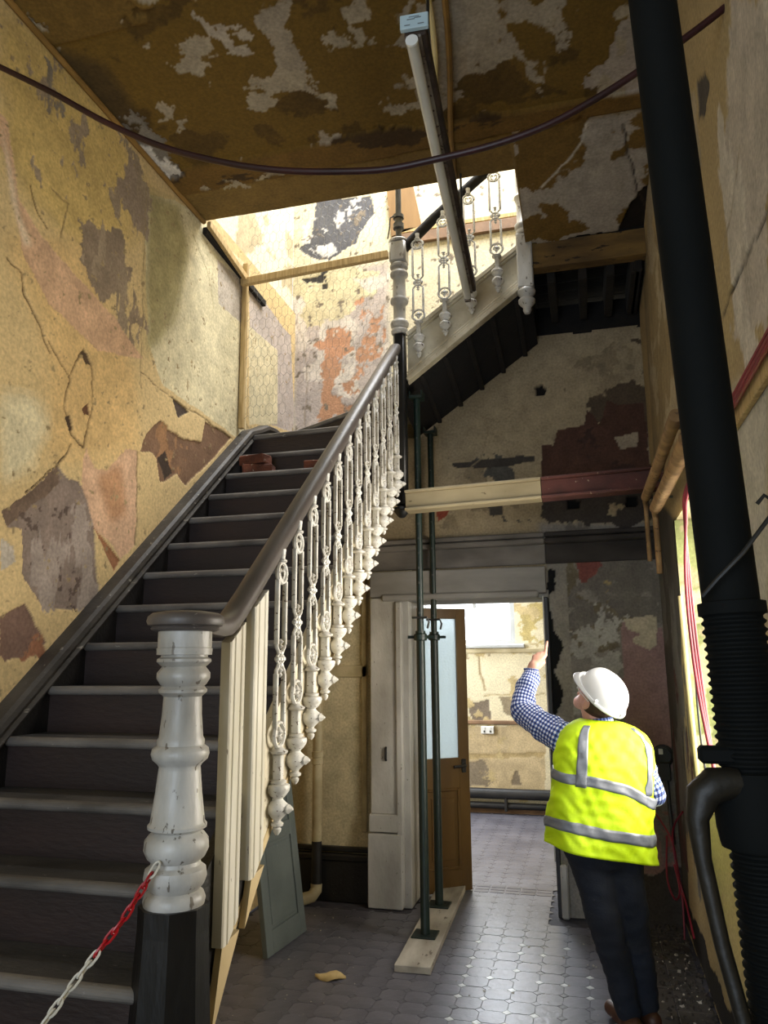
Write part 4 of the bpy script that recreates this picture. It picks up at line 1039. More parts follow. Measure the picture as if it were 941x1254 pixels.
def cable(name, path, r, m, label, cat='cable', group=None, n=8):
    P = [Vector(p) for p in path]; out = []
    for i in range(len(P) - 1):
        p0, p1, p2, p3 = P[max(i - 1, 0)], P[i], P[i + 1], P[min(i + 2, len(P) - 1)]
        for q in range(6):
            t = q / 6; out.append(.5 * ((2 * p1) + (p2 - p0) * t + (2 * p0 - 5 * p1 + 4 * p2 - p3) * t * t + (3 * p1 - p0 - 3 * p2 + p3) * t ** 3))
    out.append(P[-1])
    return tag(MB().tube(out, r, n).build(name, m), label, cat, group)
RG = 'red cables running down the right wall'
for k in range(3):
    dy, a = -k * .034, ('furthest of the three', 'in the middle of the three', 'nearest to the camera')[k]
    cable('red_cable', [(.4785 - .001 * k, .4, 2.490 - k * .016), (.4785, 2.0, 2.495 - k * .016), (.477, 3.2, 2.48 - k * .015), (.478, 3.70 + dy, 2.455 - k * .014), (.480, 3.80 + dy * .6, 2.34 - k * .006), (.480 - .012 * k, 3.80 + dy, 2.1), (.480 - .016 * k, 3.76 + dy, 1.85), (.482 - .014 * k, 3.69 + dy, 1.55), (.49 - .006 * k, 3.61 + dy, 1.25), (.49, 3.57 + dy, 1.07)],
          .0068, M['red_cable'], 'red cable hanging down past the window recess, ' + a, group=RG)
cable('black_cable', [(.484, 3.80, 1.84), (.480, 3.86, 1.70), (.478, 3.88, 1.45), (.480, 3.84, 1.25), (.49, 3.78, 1.06)], .005, M['black_cable'], 'thin black cable looping down beside the red bundle')
cable('yellow_conduit', [(.516, 4.528, 2.04), (.522, 4.528, 1.55), (.532, 4.528, 1.04)], .013, M['yellow_conduit'], 'cream yellow conduit upright beside the window recess', 'conduit')
cable('overhead_cable', [at(x, y, Y=2.2) for x, y in ((-42, 62), (0, 82), (65, 114), (130, 150), (200, 180), (280, 200), (350, 209), (420, 210), (475, 207), (530, 196), (603, 178), (669, 154), (730, 121), (786, 85), (846, 42), (885, 12), (908, -8))], .0115, M['cable_dark'], 'dark maroon cable sagging across the hall below the ceiling', n=10)
for k, (path, m, lb_) in enumerate(((((-.505, 1.7, 4.598), (-.526, 2.854, 4.598), (-.60, 3.40, 4.598), (-.66, 3.62, 4.60)), M['yellow_conduit'], 'bright yellow conduit on the ceiling beside the lamp'),
                        (((-.42, 1.7, 4.600), (-.456, 2.873, 4.600), (-.58, 3.75, 4.600), (-.63, 4.18, 4.607)), M['brown_conduit'], 'dull brown conduit on the ceiling, further from the lamp'))):
    cable('ceiling_conduit', path, .0135 if k == 0 else .015, m, lb_, 'conduit')
cable('wall_ceiling_pipe', [(XL + .02, 1.6, ZT - .02), (XL + .02, 3.0, ZT - .02), (XL + .02, 4.2, ZT - .02)], .016, M['brown_conduit'], 'thin pipe along the joint of left wall and ceiling', 'pipe')
RF = 'red cables loose in the corner by the hole'
for k, path in enumerate((((.30, 5.58, .80), (.40, 5.52, .66), (.455, 5.46, .55), (.47, 5.42, .42), (.48, 5.35, .22), (.47, 5.30, .03)), ((.505, 5.20, .78), (.47, 5.36, .68), (.455, 5.42, .58), (.465, 5.40, .40), (.49, 5.25, .24), (.50, 5.05, .12)),
                         ((.42, 5.40, .60), (.40, 5.36, .36), (.43, 5.28, .26), (.455, 5.20, .33), (.44, 5.27, .46)))):
    cable('red_cable', path, .006, M['red_cable'], ['red cable trailing from the hole down to the rubble', 'red cable curving out along the right wall', 'small loop of red cable low in the corner'][k], group=RF)
t = thing('broken_junction_box', 'black broken box with a white spot, in the corner behind the right elbow', 'box', (.455, 5.6, 1.03))
b = MB(); b.lathe([(.075, 0), (.070, .018), (.055, .022), (.052, .006), (0.001, .005)], (.452, YB + .002, 1.055), 18, axis=(0, -1, 0)); P = [b.build('box_ring', M['black_cable'])]
P.append(MB().box((.455, YB - .016, .955), (.075, .03, .12), bev=.01).build('box_body', M['pipe_black']))
P.append(MB().box((.437, YB - .030, 1.085), (.028, .012, .036), bev=.004).build('terminal', M['socket']))
P.append(MB().tube([(.462, YB - .018, .90), (.468, YB - .018, .72), (.478, YB - .018, .50)], .014, 10).build('conduit_stub', M['steel']))
under(t, *P)

# ================================================================== LAMP
t = thing('strip_light', 'long rusty fluorescent strip light hanging lengthwise under the ceiling', 'lamp', (-.56, 3.48, 4.0))
A0, A1 = Vector(at(505, 52, Z=3.99)) + Vector((.012, 0, .026)), Vector(at(573, 364, Z=3.99)) + Vector((.012, 0, .026)); av = (A1 - A0).normalized(); sd = Vector((av.y, -av.x, 0))
P = [MB().beam(A0 + Vector((0, 0, .035)), A1 + Vector((0, 0, .035)), .085, .060, bev=.006).build('lamp_body', M['lamp_dark'])]
P.append(MB().beam(A0 - sd * .008 + Vector((0, 0, .002)), A1 - sd * .008 + Vector((0, 0, .002)), .060, .012, bev=.003).build('reflector', M['lamp_body']))
P.append(MB().tube([A0 - sd * .012 - Vector((0, 0, .026)) - av * .004, A1 - sd * .012 - Vector((0, 0, .026))], .0235, 18).build('tube', M['tube']))
P.append(MB().tube([A0 - sd * .012 - Vector((0, 0, .026)) - av * .012, A0 - sd * .012 - Vector((0, 0, .026)) - av * .003], .0245, 18).build('tube_cap', M['tube_end']))
e = A0 - av * .014 + Vector((0, 0, .046)); RA = Matrix((sd, av, Vector((0, 0, 1)))).transposed()
lab = MB().box(e, (.108, .022, .062), RA, .003).build('end_label', M['label']); P.append(lab); lab['label'] = 'pale blue end plate with faded print'
for (dx, dz, wx, wz) in ((-.026, -.018, .022, .004), (.026, -.018, .024, .004), (-.012, .006, .03, .004), (.014, .010, .026, .004), (0, .016, .04, .003)):
    MB().box(e + sd * dx + Vector((0, 0, dz)) - av * .0115, (wx, .001, wz), RA).build('print_line', M['label_ink'], lab)
for q in (.18, .82):
    c = A0.lerp(A1, q); P.append(MB().tube([c + Vector((0, 0, .06)), (c.x, c.y, ZT - .012)], .007, 8).build('hanger_rod', M['steel']))
P.append(MB().box(A1 - sd * .012 - Vector((0, 0, .030)), (.04, .03, .05), RA, .004).build('lamp_holder', M['lamp_body']))
under(t, *P)

# ================================================================== TIMBER GUARD WITH CHICKEN WIRE AT THE STAIR OPENING
t = thing('timber_guard', 'new timber guard frame with chicken wire across the stair opening', 'frame', (-2.3, 4.84, 3.35)); P = []
P.append(MB().box((XL + .028, 4.845, 3.995), (.038, .038, 1.29), bev=.003).build('post', M['timber']))
P.append(MB().beam((XL + .01, 4.81, 4.475), (XO - .052, 4.83, 4.545), .040, .055, bev=.003).build('cross_rail', M['timber']))
P.append(MB().beam((XL + .045, 4.22, 4.60), (XL + .045, 4.86, 4.50), .03, .05, bev=.003).build('side_batten', M['timber']))
P.append(MB().beam((XL + .015, 4.22, 4.56), (XL + .015, 5.22, 4.50), .03, .05, bev=.003).build('dark_side_batten', M['dark_timber']))
wb = MB(); hx, hz_ = .050, .0433; r = .0011
def wire(p0, p1):
    p0 = Vector(p0); p1 = Vector(p1); d = (p1 - p0).normalized(); a = d.cross(Vector((0, 1, 0))).normalized() * r; c = Vector((0, r, 0))
    q = [a, -a * .5 + c * .87, -a * .5 - c * .87]
    wb.add([p0 + k for k in q] + [p1 + k for k in q], [(i, (i + 1) % 3, 3 + (i + 1) % 3, 3 + i) for i in range(3)])
for i in range(23):
    for j in range(24):
        x = XL + .05 + i * hx + (hx / 2 if j % 2 else 0); z = 3.42 + j * .075
        if x > XO - .07: continue
        if z < 3.62 and x > -2.0 + 0: continue
        yy = 4.835 + .01 * math.sin(x * 9 + z * 5)
        wire((x, yy, z), (x + hx / 2, yy, z + .022)); wire((x + hx / 2, yy, z + .022), (x + hx, yy, z)); wire((x + hx / 2, yy, z + .022), (x + hx / 2, yy, z + .075))
o = wb.build('chicken_wire', M['wire'], None, 'stuff', fix=False); P.append(o)
under(t, *P)
t = thing('scaffold_tube', 'short dark scaffold tube with a clamp standing on the upper newel', 'tube', (ux - .03, uy, 4.70))
under(t, MB().tube([(ux, uy, 4.702), (ux, uy, 5.6)], .021, 14).build('tube', M['steel']), MB().lathe([(.022, 4.76), (.040, 4.765), (.040, 4.80), (.028, 4.805), (.028, 4.84), (.040, 4.845), (.040, 4.87), (.022, 4.875)], (ux, uy, 0), 14).build('clamp', M['steel']),
      MB().tube([(ux - .03, uy - .02, 4.86), (ux - .055, uy - .03, 4.84), (ux - .06, uy - .03, 4.76), (ux - .075, uy - .03, 4.68)], .005, 6).build('tie_wire', M['black_cable']))
tag(MB().prism([(-1.50, YU - .02, 5.80), (-1.26, YU - .02, 5.80), (-1.19, YU - .02, 5.40), (-1.46, YU - .02, 5.34)], (0, -.018, 0)).build('plywood_sheet', M['plywood']), 'brown plywood offcut fixed to the bright wall behind the upper newel', 'board')
struct(MB().box((-.55, YU - .02, 5.30), (1.75, .04, .10), bev=.006).build('trim_11', M['brown_rail']))
struct(MB().box((-.55, YU - .02, 5.375), (1.75, .036, .045), bev=.006).build('trim_12', M['timber']))

# ================================================================== SMALL THINGS
def brick(loc, rz, label):
    b = MB(); b.box((0, 0, 0), (.205, .10, .062), bev=.006)
    b.v = [(x + random.uniform(-.005, .005), y + random.uniform(-.005, .005), z + random.uniform(-.004, .004)) for x, y, z in b.v]
    o = b.build('brick', M['brick']); o.location = loc; o.rotation_euler = (0, 0, rz); return tag(o, label, 'brick', 'bricks on the top stairs')
zt = Z0 + 8 * R; yt = Y0 + 8 * G
brick((-2.10, yt + .115, zt + .0385), .15, 'old brick flat on the upper step, lower of the two stacked by the wall')
brick((-2.13, yt + .115, zt + .107), -.2, 'old brick on top of another on the upper step by the wall')
brick((-1.66, yt + .125, zt + .0385), .1, 'single old brick on the upper step near the handrail')
def chain_link(c, d, flip, m, parent):
    d = d.normalized(); a = d.cross(Vector((0, -1, 0.2))).normalized(); n = d.cross(a)
    if flip: a = n
    Lh, Wh, q = .0165, .0085, []
    for k in range(14):
        th = 2 * PI * k / 14; q.append(c + d * (Lh * math.cos(th) + (.006 if math.cos(th) > 0 else -.006)) + a * Wh * math.sin(th))
    o = MB().tube(q, .0033, 6, closed=True).build('link', m); under(parent, o); return o
CH = [at(191, 1062, Y=1.972), at(150, 1128, Y=1.90), at(101, 1190, Y=1.83), at(53, 1254, Y=1.76), (-1.55, 1.62, .62), (-1.75, 1.46, .53), (-1.98, 1.30, .53), (-2.16, 1.18, .62), (-2.28, 1.10, .76)]
t = thing('barrier_chain', 'red and white plastic barrier chain hooked on the bottom newel', 'chain', CH[0])
P = [Vector(p) for p in CH]; seg = []
for i in range(len(P) - 1):
    for q in range(20): seg.append(P[i].lerp(P[i + 1], q / 20))
acc = 0; nxt = .0; k = 0; last = seg[0]
for p in seg:
    acc += (p - last).length; last_d = p - last; last = p
    if acc >= nxt and last_d.length > 0:
        o = chain_link(p, last_d, k % 2, M['red_chain'] if 0 < k < 8 else M['white_chain'], t)
        if k == 1: o['label'] = 'red link'
        k += 1; nxt += .0305
lf = MB(); g = []
for i in range(7):
    for j in range(5):
        u = i / 6 * 2 - 1; v = j / 4 * 2 - 1; wd = .05 * (1 - abs(u) ** 1.7) + .003
        g.append((u * .085, v * wd, .010 + .028 * (1 - v * v) * (1 - .6 * u * u) + .008 * math.sin(u * 4)))
lf.add(g, [(i * 5 + j, i * 5 + j + 1, (i + 1) * 5 + j + 1, (i + 1) * 5 + j) for i in range(6) for j in range(4)], True)
lo_ = lf.build('dry_leaf', M['leaf']); lo_.location = (-1.456, 4.33, -.004); lo_.rotation_euler = (0, 0, math.radians(12)); tag(lo_, 'large curled tan leaf alone on the grey floor', 'leaf')
md = lo_.modifiers.new('thick', 'SOLIDIFY'); md.thickness = .002
def clear(f):
    while True:
        p = f()
        if not (-.06 < p[0] < .28 and 3.9 < p[1] < 4.42): return p
def scatter(name, m, n, fn, smin, smax, label):
    b = MB()
    for _ in range(n):
        x, y = fn(); s = random.uniform(smin, smax) * random.choice((1, 1, 1, 1.8))
        q = [Vector((random.uniform(-1, 1), random.uniform(-1, 1), 0)) * s for _ in range(4)]
        a0 = random.uniform(0, PI)
        base = [(x + s * math.cos(a0 + k * PI / 2) * random.uniform(.5, 1.1), y + s * math.sin(a0 + k * PI / 2) * random.uniform(.5, 1.1), .0005) for k in range(4)]
        topv = [(x + (px_ - x) * .6, y + (py_ - y) * .6, s * random.uniform(.2, .7)) for px_, py_, _z in base]
        b.add(base + topv, [(3, 2, 1, 0), (4, 5, 6, 7)] + [(i, (i + 1) % 4, 4 + (i + 1) % 4, 4 + i) for i in range(4)])
    o = b.build(name, m, None, 'stuff'); tag(o, label, 'rubble'); return o
scatter('dark_rubble', M['rubble'], 420, lambda: clear(lambda: (min(.505, XR - abs(random.gauss(0, .16)) - .01), random.uniform(3.3, 5.62))), .006, .020, 'dark rubble strewn along the foot of the right wall')
scatter('pale_plaster_crumbs', M['white_rubble'], 90, lambda: clear(lambda: (XR - abs(random.gauss(.02, .22)) - .02, random.uniform(3.4, 5.5))), .004, .011, 'pale plaster crumbs among the dark rubble by the right wall')
scatter('floor_crumbs', M['white_rubble'], 60, lambda: random.choice(((random.uniform(-1.9, -1.25), random.uniform(3.7, 5.4)), (random.uniform(-.85, .1), random.uniform(3.7, 5.4)))), .003, .007, 'pale crumbs scattered over the grey tiled floor')
b = MB()
for _ in range(60):
    c = Vector((random.uniform(XR + .02, XR + .27), random.uniform(3.05, 4.5), WZ0 + random.uniform(.005, .06))); d = Vector((random.uniform(-.1, .1), random.uniform(-.14, .14), random.uniform(-.03, .05)))
    b.beam(c - d * .5, c + d * .5, random.uniform(.01, .035), random.uniform(.006, .02))
tag(b.build('sill_debris', M['white_rubble'], None, 'stuff'), 'broken lath and plaster heaped on the sill of the window recess', 'rubble')

# ================================================================== THE PERSON
man = thing('person', 'person in white hard hat and yellow hi-vis vest pointing up at the door frame', 'person', (.08, 4.13, 0))
Fd = Vector((-.45, .893, 0)).normalized(); Rt = Vector((Fd.y, -Fd.x, 0))
M['skin'] = mat('skin', 'c99a88', 'b98773', 6, 0.5, 0.05)
M['jeans'] = mat('dark_navy_jeans', '0b111c', '121a28', 7, 0.85, 0.25, fine=120)
M['vest'] = mat('hi_vis_yellow', 'c8ec00', 'b8da00', 5, 0.65, 0.35, fine=18)
M['tape'] = mat('grey_reflective_tape', '767c86', '666b75', 6, 0.35, 0.08, fine=60)
M['helmet'] = mat('white_helmet', 'e4e7ea', 'dcdfe3', 3, 0.25, 0.0)
M['hair'] = mat('brown_hair', '4a3524', '33241a', 30, 0.7, 0.3)
M['shoe'] = mat('brown_leather', '4a2a1c', '38200f', 8, 0.5, 0.1)
M['glasses'] = mat('clear_spectacle_frame', 'd4d4d0', 'c4c4c0', 5, 0.3, 0.0)
def shirt_mat():
    m = bpy.data.materials.new('blue_gingham_shirt'); m.use_nodes = True
    nt = m.node_tree; b = nt.nodes['Principled BSDF']; N = nt.nodes.new; L_ = nt.links.new
    b.inputs['Roughness'].default_value = 0.8
    uv = N('ShaderNodeUVMap'); sp = N('ShaderNodeSeparateXYZ'); L_(uv.outputs['UV'], sp.inputs['Vector'])
    st = []
    for ax in ('X', 'Y'):
        f = N('ShaderNodeMath'); f.operation = 'FRACT'; L_(sp.outputs[ax], f.inputs[0])
        g = N('ShaderNodeMath'); g.operation = 'LESS_THAN'; g.inputs[1].default_value = .52; L_(f.outputs[0], g.inputs[0]); st.append(g)
    a = N('ShaderNodeMath'); a.operation = 'ADD'; L_(st[0].outputs[0], a.inputs[0]); L_(st[1].outputs[0], a.inputs[1])
    h = N('ShaderNodeMath'); h.operation = 'MULTIPLY'; h.inputs[1].default_value = .5; L_(a.outputs[0], h.inputs[0])
    r = N('ShaderNodeValToRGB'); r.color_ramp.interpolation = 'CONSTANT'; e = r.color_ramp.elements
    e[0].position = 0; e[0].color = (*lin('dfe3ec'), 1); e[1].position = .3; e[1].color = (*lin('5f74b0'), 1)
    k = e.new(.8); k.color = (*lin('16235e'), 1)
    L_(h.outputs[0], r.inputs['Fac']); L_(r.outputs['Color'], b.inputs['Base Color']); return m
M['shirt'] = shirt_mat()

def capsule(b, p0, p1, r0, r1, n=16):
    p0 = Vector(p0); p1 = Vector(p1); d = (p1 - p0); Ld = d.length or 1e-6; d = d / Ld
    pr = []
    for k in range(6): a = PI / 2 * k / 5; pr.append((max(.0005, r0 * math.sin(a)), -r0 * math.cos(a)))
    for k in range(6): a = PI / 2 * k / 5; pr.append((max(.0005, r1 * math.cos(a)), Ld + r1 * math.sin(a)))
    b.lathe(pr, p0, n, axis=d)
def ellipsoid(b, c, axes, radii, n=18, m=11):
    vs = []; fs = []
    for i in range(m):
        th = PI * (i + .001) / (m - 1 + .002)
        for j in range(n):
            ph = 2 * PI * j / n; q = (math.sin(th) * math.cos(ph), math.sin(th) * math.sin(ph), math.cos(th))
            vs.append(Vector(c) + sum((axes[k] * (radii[k] * q[k]) for k in range(3)), Vector()))
    for i in range(m - 1):
        for j in range(n): fs.append((i * n + j, i * n + (j + 1) % n, (i + 1) * n + (j + 1) % n, (i + 1) * n + j))
    fs += [tuple(range(n)), tuple((m - 1) * n + j for j in range(n))]
    b.add(vs, fs, True)
def fuse(b, name, m, voxel, smooth=4, wrinkle=0, wscale=14):
    """melt the overlapping forms into one continuous skin"""
    o = b.build('tmp_form', None); md = o.modifiers.new('r', 'REMESH'); md.mode = 'VOXEL'; md.voxel_size = voxel
    ms = o.modifiers.new('s', 'SMOOTH'); ms.factor = .5; ms.iterations = smooth
    dg = bpy.context.evaluated_depsgraph_get(); me = bpy.data.meshes.new_from_object(o.evaluated_get(dg)); me.name = name
    bpy.data.objects.remove(o)
    if wrinkle:
        n = len(me.vertices); co = np.empty(n * 3, np.float32); no = np.empty(n * 3, np.float32)
        me.vertices.foreach_get('co', co); me.vertex_normals.foreach_get('vector', no); co = co.reshape(-1, 3); no = no.reshape(-1, 3)
        w_ = fbm(co[:, 0] * .7 + co[:, 1] * .7 + 5, co[:, 2] * 1.6 + 5, wscale, 3, 9) - .5
        co = co + no * (w_ * wrinkle)[:, None]; me.vertices.foreach_set('co', co.reshape(-1).astype(np.float32))
    me.polygons.foreach_set('use_smooth', [True] * len(me.polygons)); me.materials.clear(); me.materials.append(m); me.update()
    o = bpy.data.objects.new(name, me); COL.objects.link(o); under(man, o); return o

# joints
HC = Vector((.030, 4.06, 1.500))
Hf = Vector((-.56, .44, .70)).normalized(); Hu = (Vector((0, 0, 1)) - Hf * Hf.z).normalized(); Hr = Hf.cross(Hu).normalized()
LS, LE, LWr = Vector((-.135, 4.085, 1.305)), Vector((-.350, 4.20, 1.432)), Vector((-.305, 4.30, 1.635))
RS, RE, RW = Vector((.200, 4.10, 1.255)), Vector((.272, 4.13, 1.045)), Vector((.13, 4.34, .99))
b = MB()
ellipsoid(b, HC + Hu * .012, (Hr, Hf, Hu), (.076, .096, .112))
capsule(b, HC + Hf * .035 - Hu * .055, HC + Hf * .060 - Hu * .085, .058, .036)
capsule(b, HC + Hf * .088 - Hu * .005, HC + Hf * .106 - Hu * .028, .010, .014)
for s_ in (-1, 1):
    ellipsoid(b, HC + Hr * s_ * .078 - Hu * .020 - Hf * .012, (Hr, Hf, Hu), (.010, .019, .032), 12, 8)
    ellipsoid(b, HC + Hf * .080 + Hr * s_ * .030 - Hu * .002, (Hr, Hf, Hu), (.018, .010, .010), 10, 7)
for dz in (-.046, -.056): ellipsoid(b, HC + Hf * .092 + Hu * dz, (Hr, Hf, Hu), (.024, .009, .006), 12, 7)
capsule(b, (.030, 4.055, 1.33), HC - Hu * .055 - Hf * .01, .060, .056)
capsule(b, (.0, 4.07, .80), (.02, 4.055, 1.14), .120, .125); capsule(b, LS, RS, .062, .062)
capsule(b, LS, LE, .050, .042); capsule(b, LE, LWr, .042, .028); capsule(b, RS, RE, .050, .042); capsule(b, RE, RW, .042, .028)
hips = (Vector((-.055, 4.05, .76)), Vector((.095, 4.10, .75)))
knees = (Vector((.020, 4.045, .42)), Vector((.142, 4.12, .42))); ankles = (Vector((.090, 4.07, .085)), Vector((.178, 4.15, .085)))
for k in range(2): capsule(b, hips[k], knees[k], .075, .05); capsule(b, knees[k], ankles[k], .05, .036)
# left hand: loose fist, index finger raised to the frame
W0 = LWr; kn = [Vector(q) for q in ((-.228, 4.335, 1.722), (-.247, 4.332, 1.729), (-.266, 4.328, 1.725), (-.284, 4.322, 1.714))]
capsule(b, W0, Vector((-.290, 4.305, 1.665)), .027, .030)
for q in kn: capsule(b, Vector((-.285, 4.308, 1.665)), q, .024, .0135)
capsule(b, kn[0], Vector((-.222, 4.342, 1.757)), .0110, .0098); capsule(b, Vector((-.222, 4.342, 1.757)), Vector((-.214, 4.352, 1.793)), .0095, .0078)
for i in (1, 2, 3):
    k1 = kn[i] + Vector((.004, .036, .006)); k2 = k1 + Vector((.002, .006, -.030)); k3 = k2 + Vector((0, -.022, -.008))
    capsule(b, kn[i], k1, .0108, .0098); capsule(b, k1, k2, .0098, .009); capsule(b, k2, k3, .009, .0078)
capsule(b, Vector((-.270, 4.318, 1.655)), Vector((-.238, 4.345, 1.682)), .016, .0125); capsule(b, Vector((-.238, 4.345, 1.682)), Vector((-.240, 4.368, 1.704)), .0115, .0095)
# right hand held in front of the body, fingers curled
RD = (RW - RE).normalized(); RN = Vector((0, 0, 1)); RS_ = RD.cross(RN).normalized()
capsule(b, RW, RW + RD * .055, .027, .030)
for i in range(4):
    k0 = RW + RD * .085 + RN * (.030 - .020 * i); k1 = k0 + RD * .034 - RS_ * .010; k2 = k1 - RS_ * .026 + RD * .006; k3 = k2 - RS_ * .014 - RD * .016
    capsule(b, RW + RD * .03, k0, .022, .0125); capsule(b, k0, k1, .0105, .0095); capsule(b, k1, k2, .0095, .0085); capsule(b, k2, k3, .0085, .0075)
capsule(b, RW + RD * .025 + RN * .02, RW + RD * .06 + RN * .045 - RS_ * .02, .015, .012); capsule(b, RW + RD * .06 + RN * .045 - RS_ * .02, RW + RD * .09 + RN * .040 - RS_ * .035, .0115, .0095)
fuse(b, 'body', M['skin'], .0048, 3)
# hair below the hat
b = MB(); vs = []; fs = []; n = 26; m_ = 9
for i in range(m_):
    th = PI * (.36 + .36 * i / (m_ - 1))
    for j in range(n):
        ph = PI * (1.02 + .96 * j / (n - 1)); q = (math.sin(th) * math.cos(ph), math.sin(th) * math.sin(ph), math.cos(th)); k = 1.05 - .05 * (i == m_ - 1)
        vs.append(HC + Hu * .012 + Hr * (.078 * q[0] * k) + Hf * (.098 * q[1] * k) + Hu * (.113 * q[2] * k))
for i in range(m_ - 1):
    for j in range(n - 1): fs.append((i * n + j, i * n + j + 1, (i + 1) * n + j + 1, (i + 1) * n + j))
b.add(vs, fs, True); o = b.build('hair', M['hair']); under(man, o); o.modifiers.new('t', 'SOLIDIFY').thickness = .006
# spectacles
b = MB()
for s_ in (-1, 1):
    c = HC + Hf * .103 + Hr * s_ * .033 - Hu * .004
    b.tube([c + Hr * (.025 * math.cos(a)) + Hu * (.018 * math.sin(a)) - Hf * (.010 * abs(math.cos(a)) if math.cos(a) * s_ > 0 else 0) for a in (2 * PI * k / 16 for k in range(16))], .0022, 6, closed=True)
    b.tube([c + Hr * s_ * .026 - Hf * .010, HC + Hr * s_ * .079 + Hf * .06, HC + Hr * s_ * .083 - Hf * .015 + Hu * .004], .0024, 6)
b.tube([HC + Hf * .106 - Hr * .009, HC + Hf * .110, HC + Hf * .106 + Hr * .009], .0022, 6)
o = b.build('spectacles', M['glasses']); o['kind'] = 'stuff'; under(man, o)
# hard hat
b = MB(); HO = HC + Hu * .048 - Hf * .010; vs = []; fs = []; n = 48; rows = 13
for i in range(rows):
    th = PI / 2 * (1 - i / (rows - 1)); 
    for j in range(n):
        ph = 2 * PI * j / n; cx, cf = math.cos(ph), math.sin(ph); h = math.cos(th) ; rr = math.sin(th) ** .82 if th > 0 else 0
        rg = .006 * math.exp(-(cx * math.sin(th) / .16) ** 2) * (1 if h > .15 else h / .15)
        vs.append(HO + Hr * (.110 * rr * cx) + Hf * (.134 * rr * cf) + Hu * ((.112 + rg) * h))
for i in range(rows - 1):
    for j in range(n): fs.append((i * n + j, i * n + (j + 1) % n, (i + 1) * n + (j + 1) % n, (i + 1) * n + j))
base = len(vs)
for (k, dz) in ((1.0, 0), (1.0, -.010), (1.0, -.016)):
    for j in range(n):
        ph = 2 * PI * j / n; cx, cf = math.cos(ph), math.sin(ph); ex = .006 + .006 * (dz < -.004) + (.036 * max(0, cf) ** 2.2 if dz < 0 else .014 * max(0, cf) ** 2.2)
        vs.append(HO + Hr * ((.110 + ex * .55) * cx) + Hf * ((.134 + ex) * cf) + Hu * (dz - (.020 * max(0, cf) ** 2 if dz < 0 else 0)))
for i in range(2):
    for j in range(n): fs.append((base + i * n + j, base + i * n + (j + 1) % n, base + (i + 1) * n + (j + 1) % n, base + (i + 1) * n + j))
for j in range(n): fs.append((j, (j + 1) % n, base + (j + 1) % n, base + j))
b.add(vs, fs, True); o = b.build('hard_hat', M['helmet']); under(man, o); o['label'] = 'white hard hat'
sm_ = o.modifiers.new('t', 'SOLIDIFY'); sm_.thickness = .003
for a in (200, 268, 340):
    c = HO + Hr * (.118 * math.cos(math.radians(a))) + Hf * (.142 * math.sin(math.radians(a))) + Hu * .004
    q = MB().box(c, (.020, .012, .020), Matrix((Hr, Hf, Hu)).transposed(), .004).build('hat_lug', M['helmet'], o); q.matrix_parent_inverse = Matrix.Identity(4)

# checked shirt: two sleeves and the collar
def loft(name, m, ctr, rad, period, n=40, sub=8, wr=.006, seed=1):
    P = [Vector(p) for p in ctr]; out = []; rs = []
    for i in range(len(P) - 1):
        p0, p1, p2, p3 = P[max(i - 1, 0)], P[i], P[i + 1], P[min(i + 2, len(P) - 1)]
        for q in range(sub):
            t = q / sub; out.append(.5 * ((2 * p1) + (p2 - p0) * t + (2 * p0 - 5 * p1 + 4 * p2 - p3) * t * t + (3 * p1 - p0 - 3 * p2 + p3) * t ** 3)); rs.append(rad[i] * (1 - t) + rad[i + 1] * t)
    out.append(P[-1]); rs.append(rad[-1]); k = len(out)
    T = [(out[min(i + 1, k - 1)] - out[max(i - 1, 0)]).normalized() for i in range(k)]
    nx = T[0].cross(Vector((0, 0, 1))).normalized(); vs = []; L_ = 0; vv = []
    for i in range(k):
        if i: L_ += (out[i] - out[i - 1]).length
        nx = (nx - T[i] * nx.dot(T[i])).normalized(); ny = T[i].cross(nx); vv.append(L_ / period)
        for j in range(n):
            a = 2 * PI * j / n
            wv = wr * (math.sin(L_ * 95 + 2 * math.sin(a + seed) + seed) * .5 + math.sin(L_ * 47 + 3 * math.cos(a)) * .7)
            vs.append(out[i] + (nx * math.cos(a) + ny * math.sin(a)) * (rs[i] + wv))
    fs = []; uvs = []; nu = round(2 * PI * (sum(rs) / k) / period)
    for i in range(k - 1):
        for j in range(n):
            fs.append((i * n + j, i * n + (j + 1) % n, (i + 1) * n + (j + 1) % n, (i + 1) * n + j))
            uvs += [(j / n * nu, vv[i]), ((j + 1) / n * nu, vv[i]), ((j + 1) / n * nu, vv[i + 1]), (j / n * nu, vv[i + 1])]
    me = bpy.data.meshes.new(name); me.from_pydata(vs, [], fs); me.update()
    u = me.uv_layers.new(name='UVMap'); u.data.foreach_set('uv', [x for q in uvs for x in q])
    me.polygons.foreach_set('use_smooth', [True] * len(fs)); me.materials.append(m)
    o = bpy.data.objects.new(name, me); COL.objects.link(o); under(man, o); o.modifiers.new('t', 'SOLIDIFY').thickness = .003; return o
PER = .0185
loft('shirt_sleeve', M['shirt'], [LS + Vector((.06, -.01, -.02)), LS, LS.lerp(LE, .5) + Vector((0, 0, -.008)), LE + Vector((.012, .0, -.006)), LE.lerp(LWr, .28) + Vector((-.010, 0, 0)), LE.lerp(LWr, .7), LWr + Vector((.0, .0, -.015)), LWr + Vector((.004, .006, .012))],
     [.092, .084, .074, .066, .061, .053, .043, .041], PER)
loft('shirt_sleeve', M['shirt'], [RS + Vector((-.05, 0, .0)), RS, RS.lerp(RE, .55), RE, RE.lerp(RW, .3), RE.lerp(RW, .75), RW], [.068, .066, .060, .056, .052, .046, .040], PER, seed=4)
loft('shirt_collar', M['shirt'], [(.033, 4.055, 1.365), (.031, 4.055, 1.392), (.029, 4.055, 1.412)], [.082, .074, .068], PER, wr=.001, sub=3)
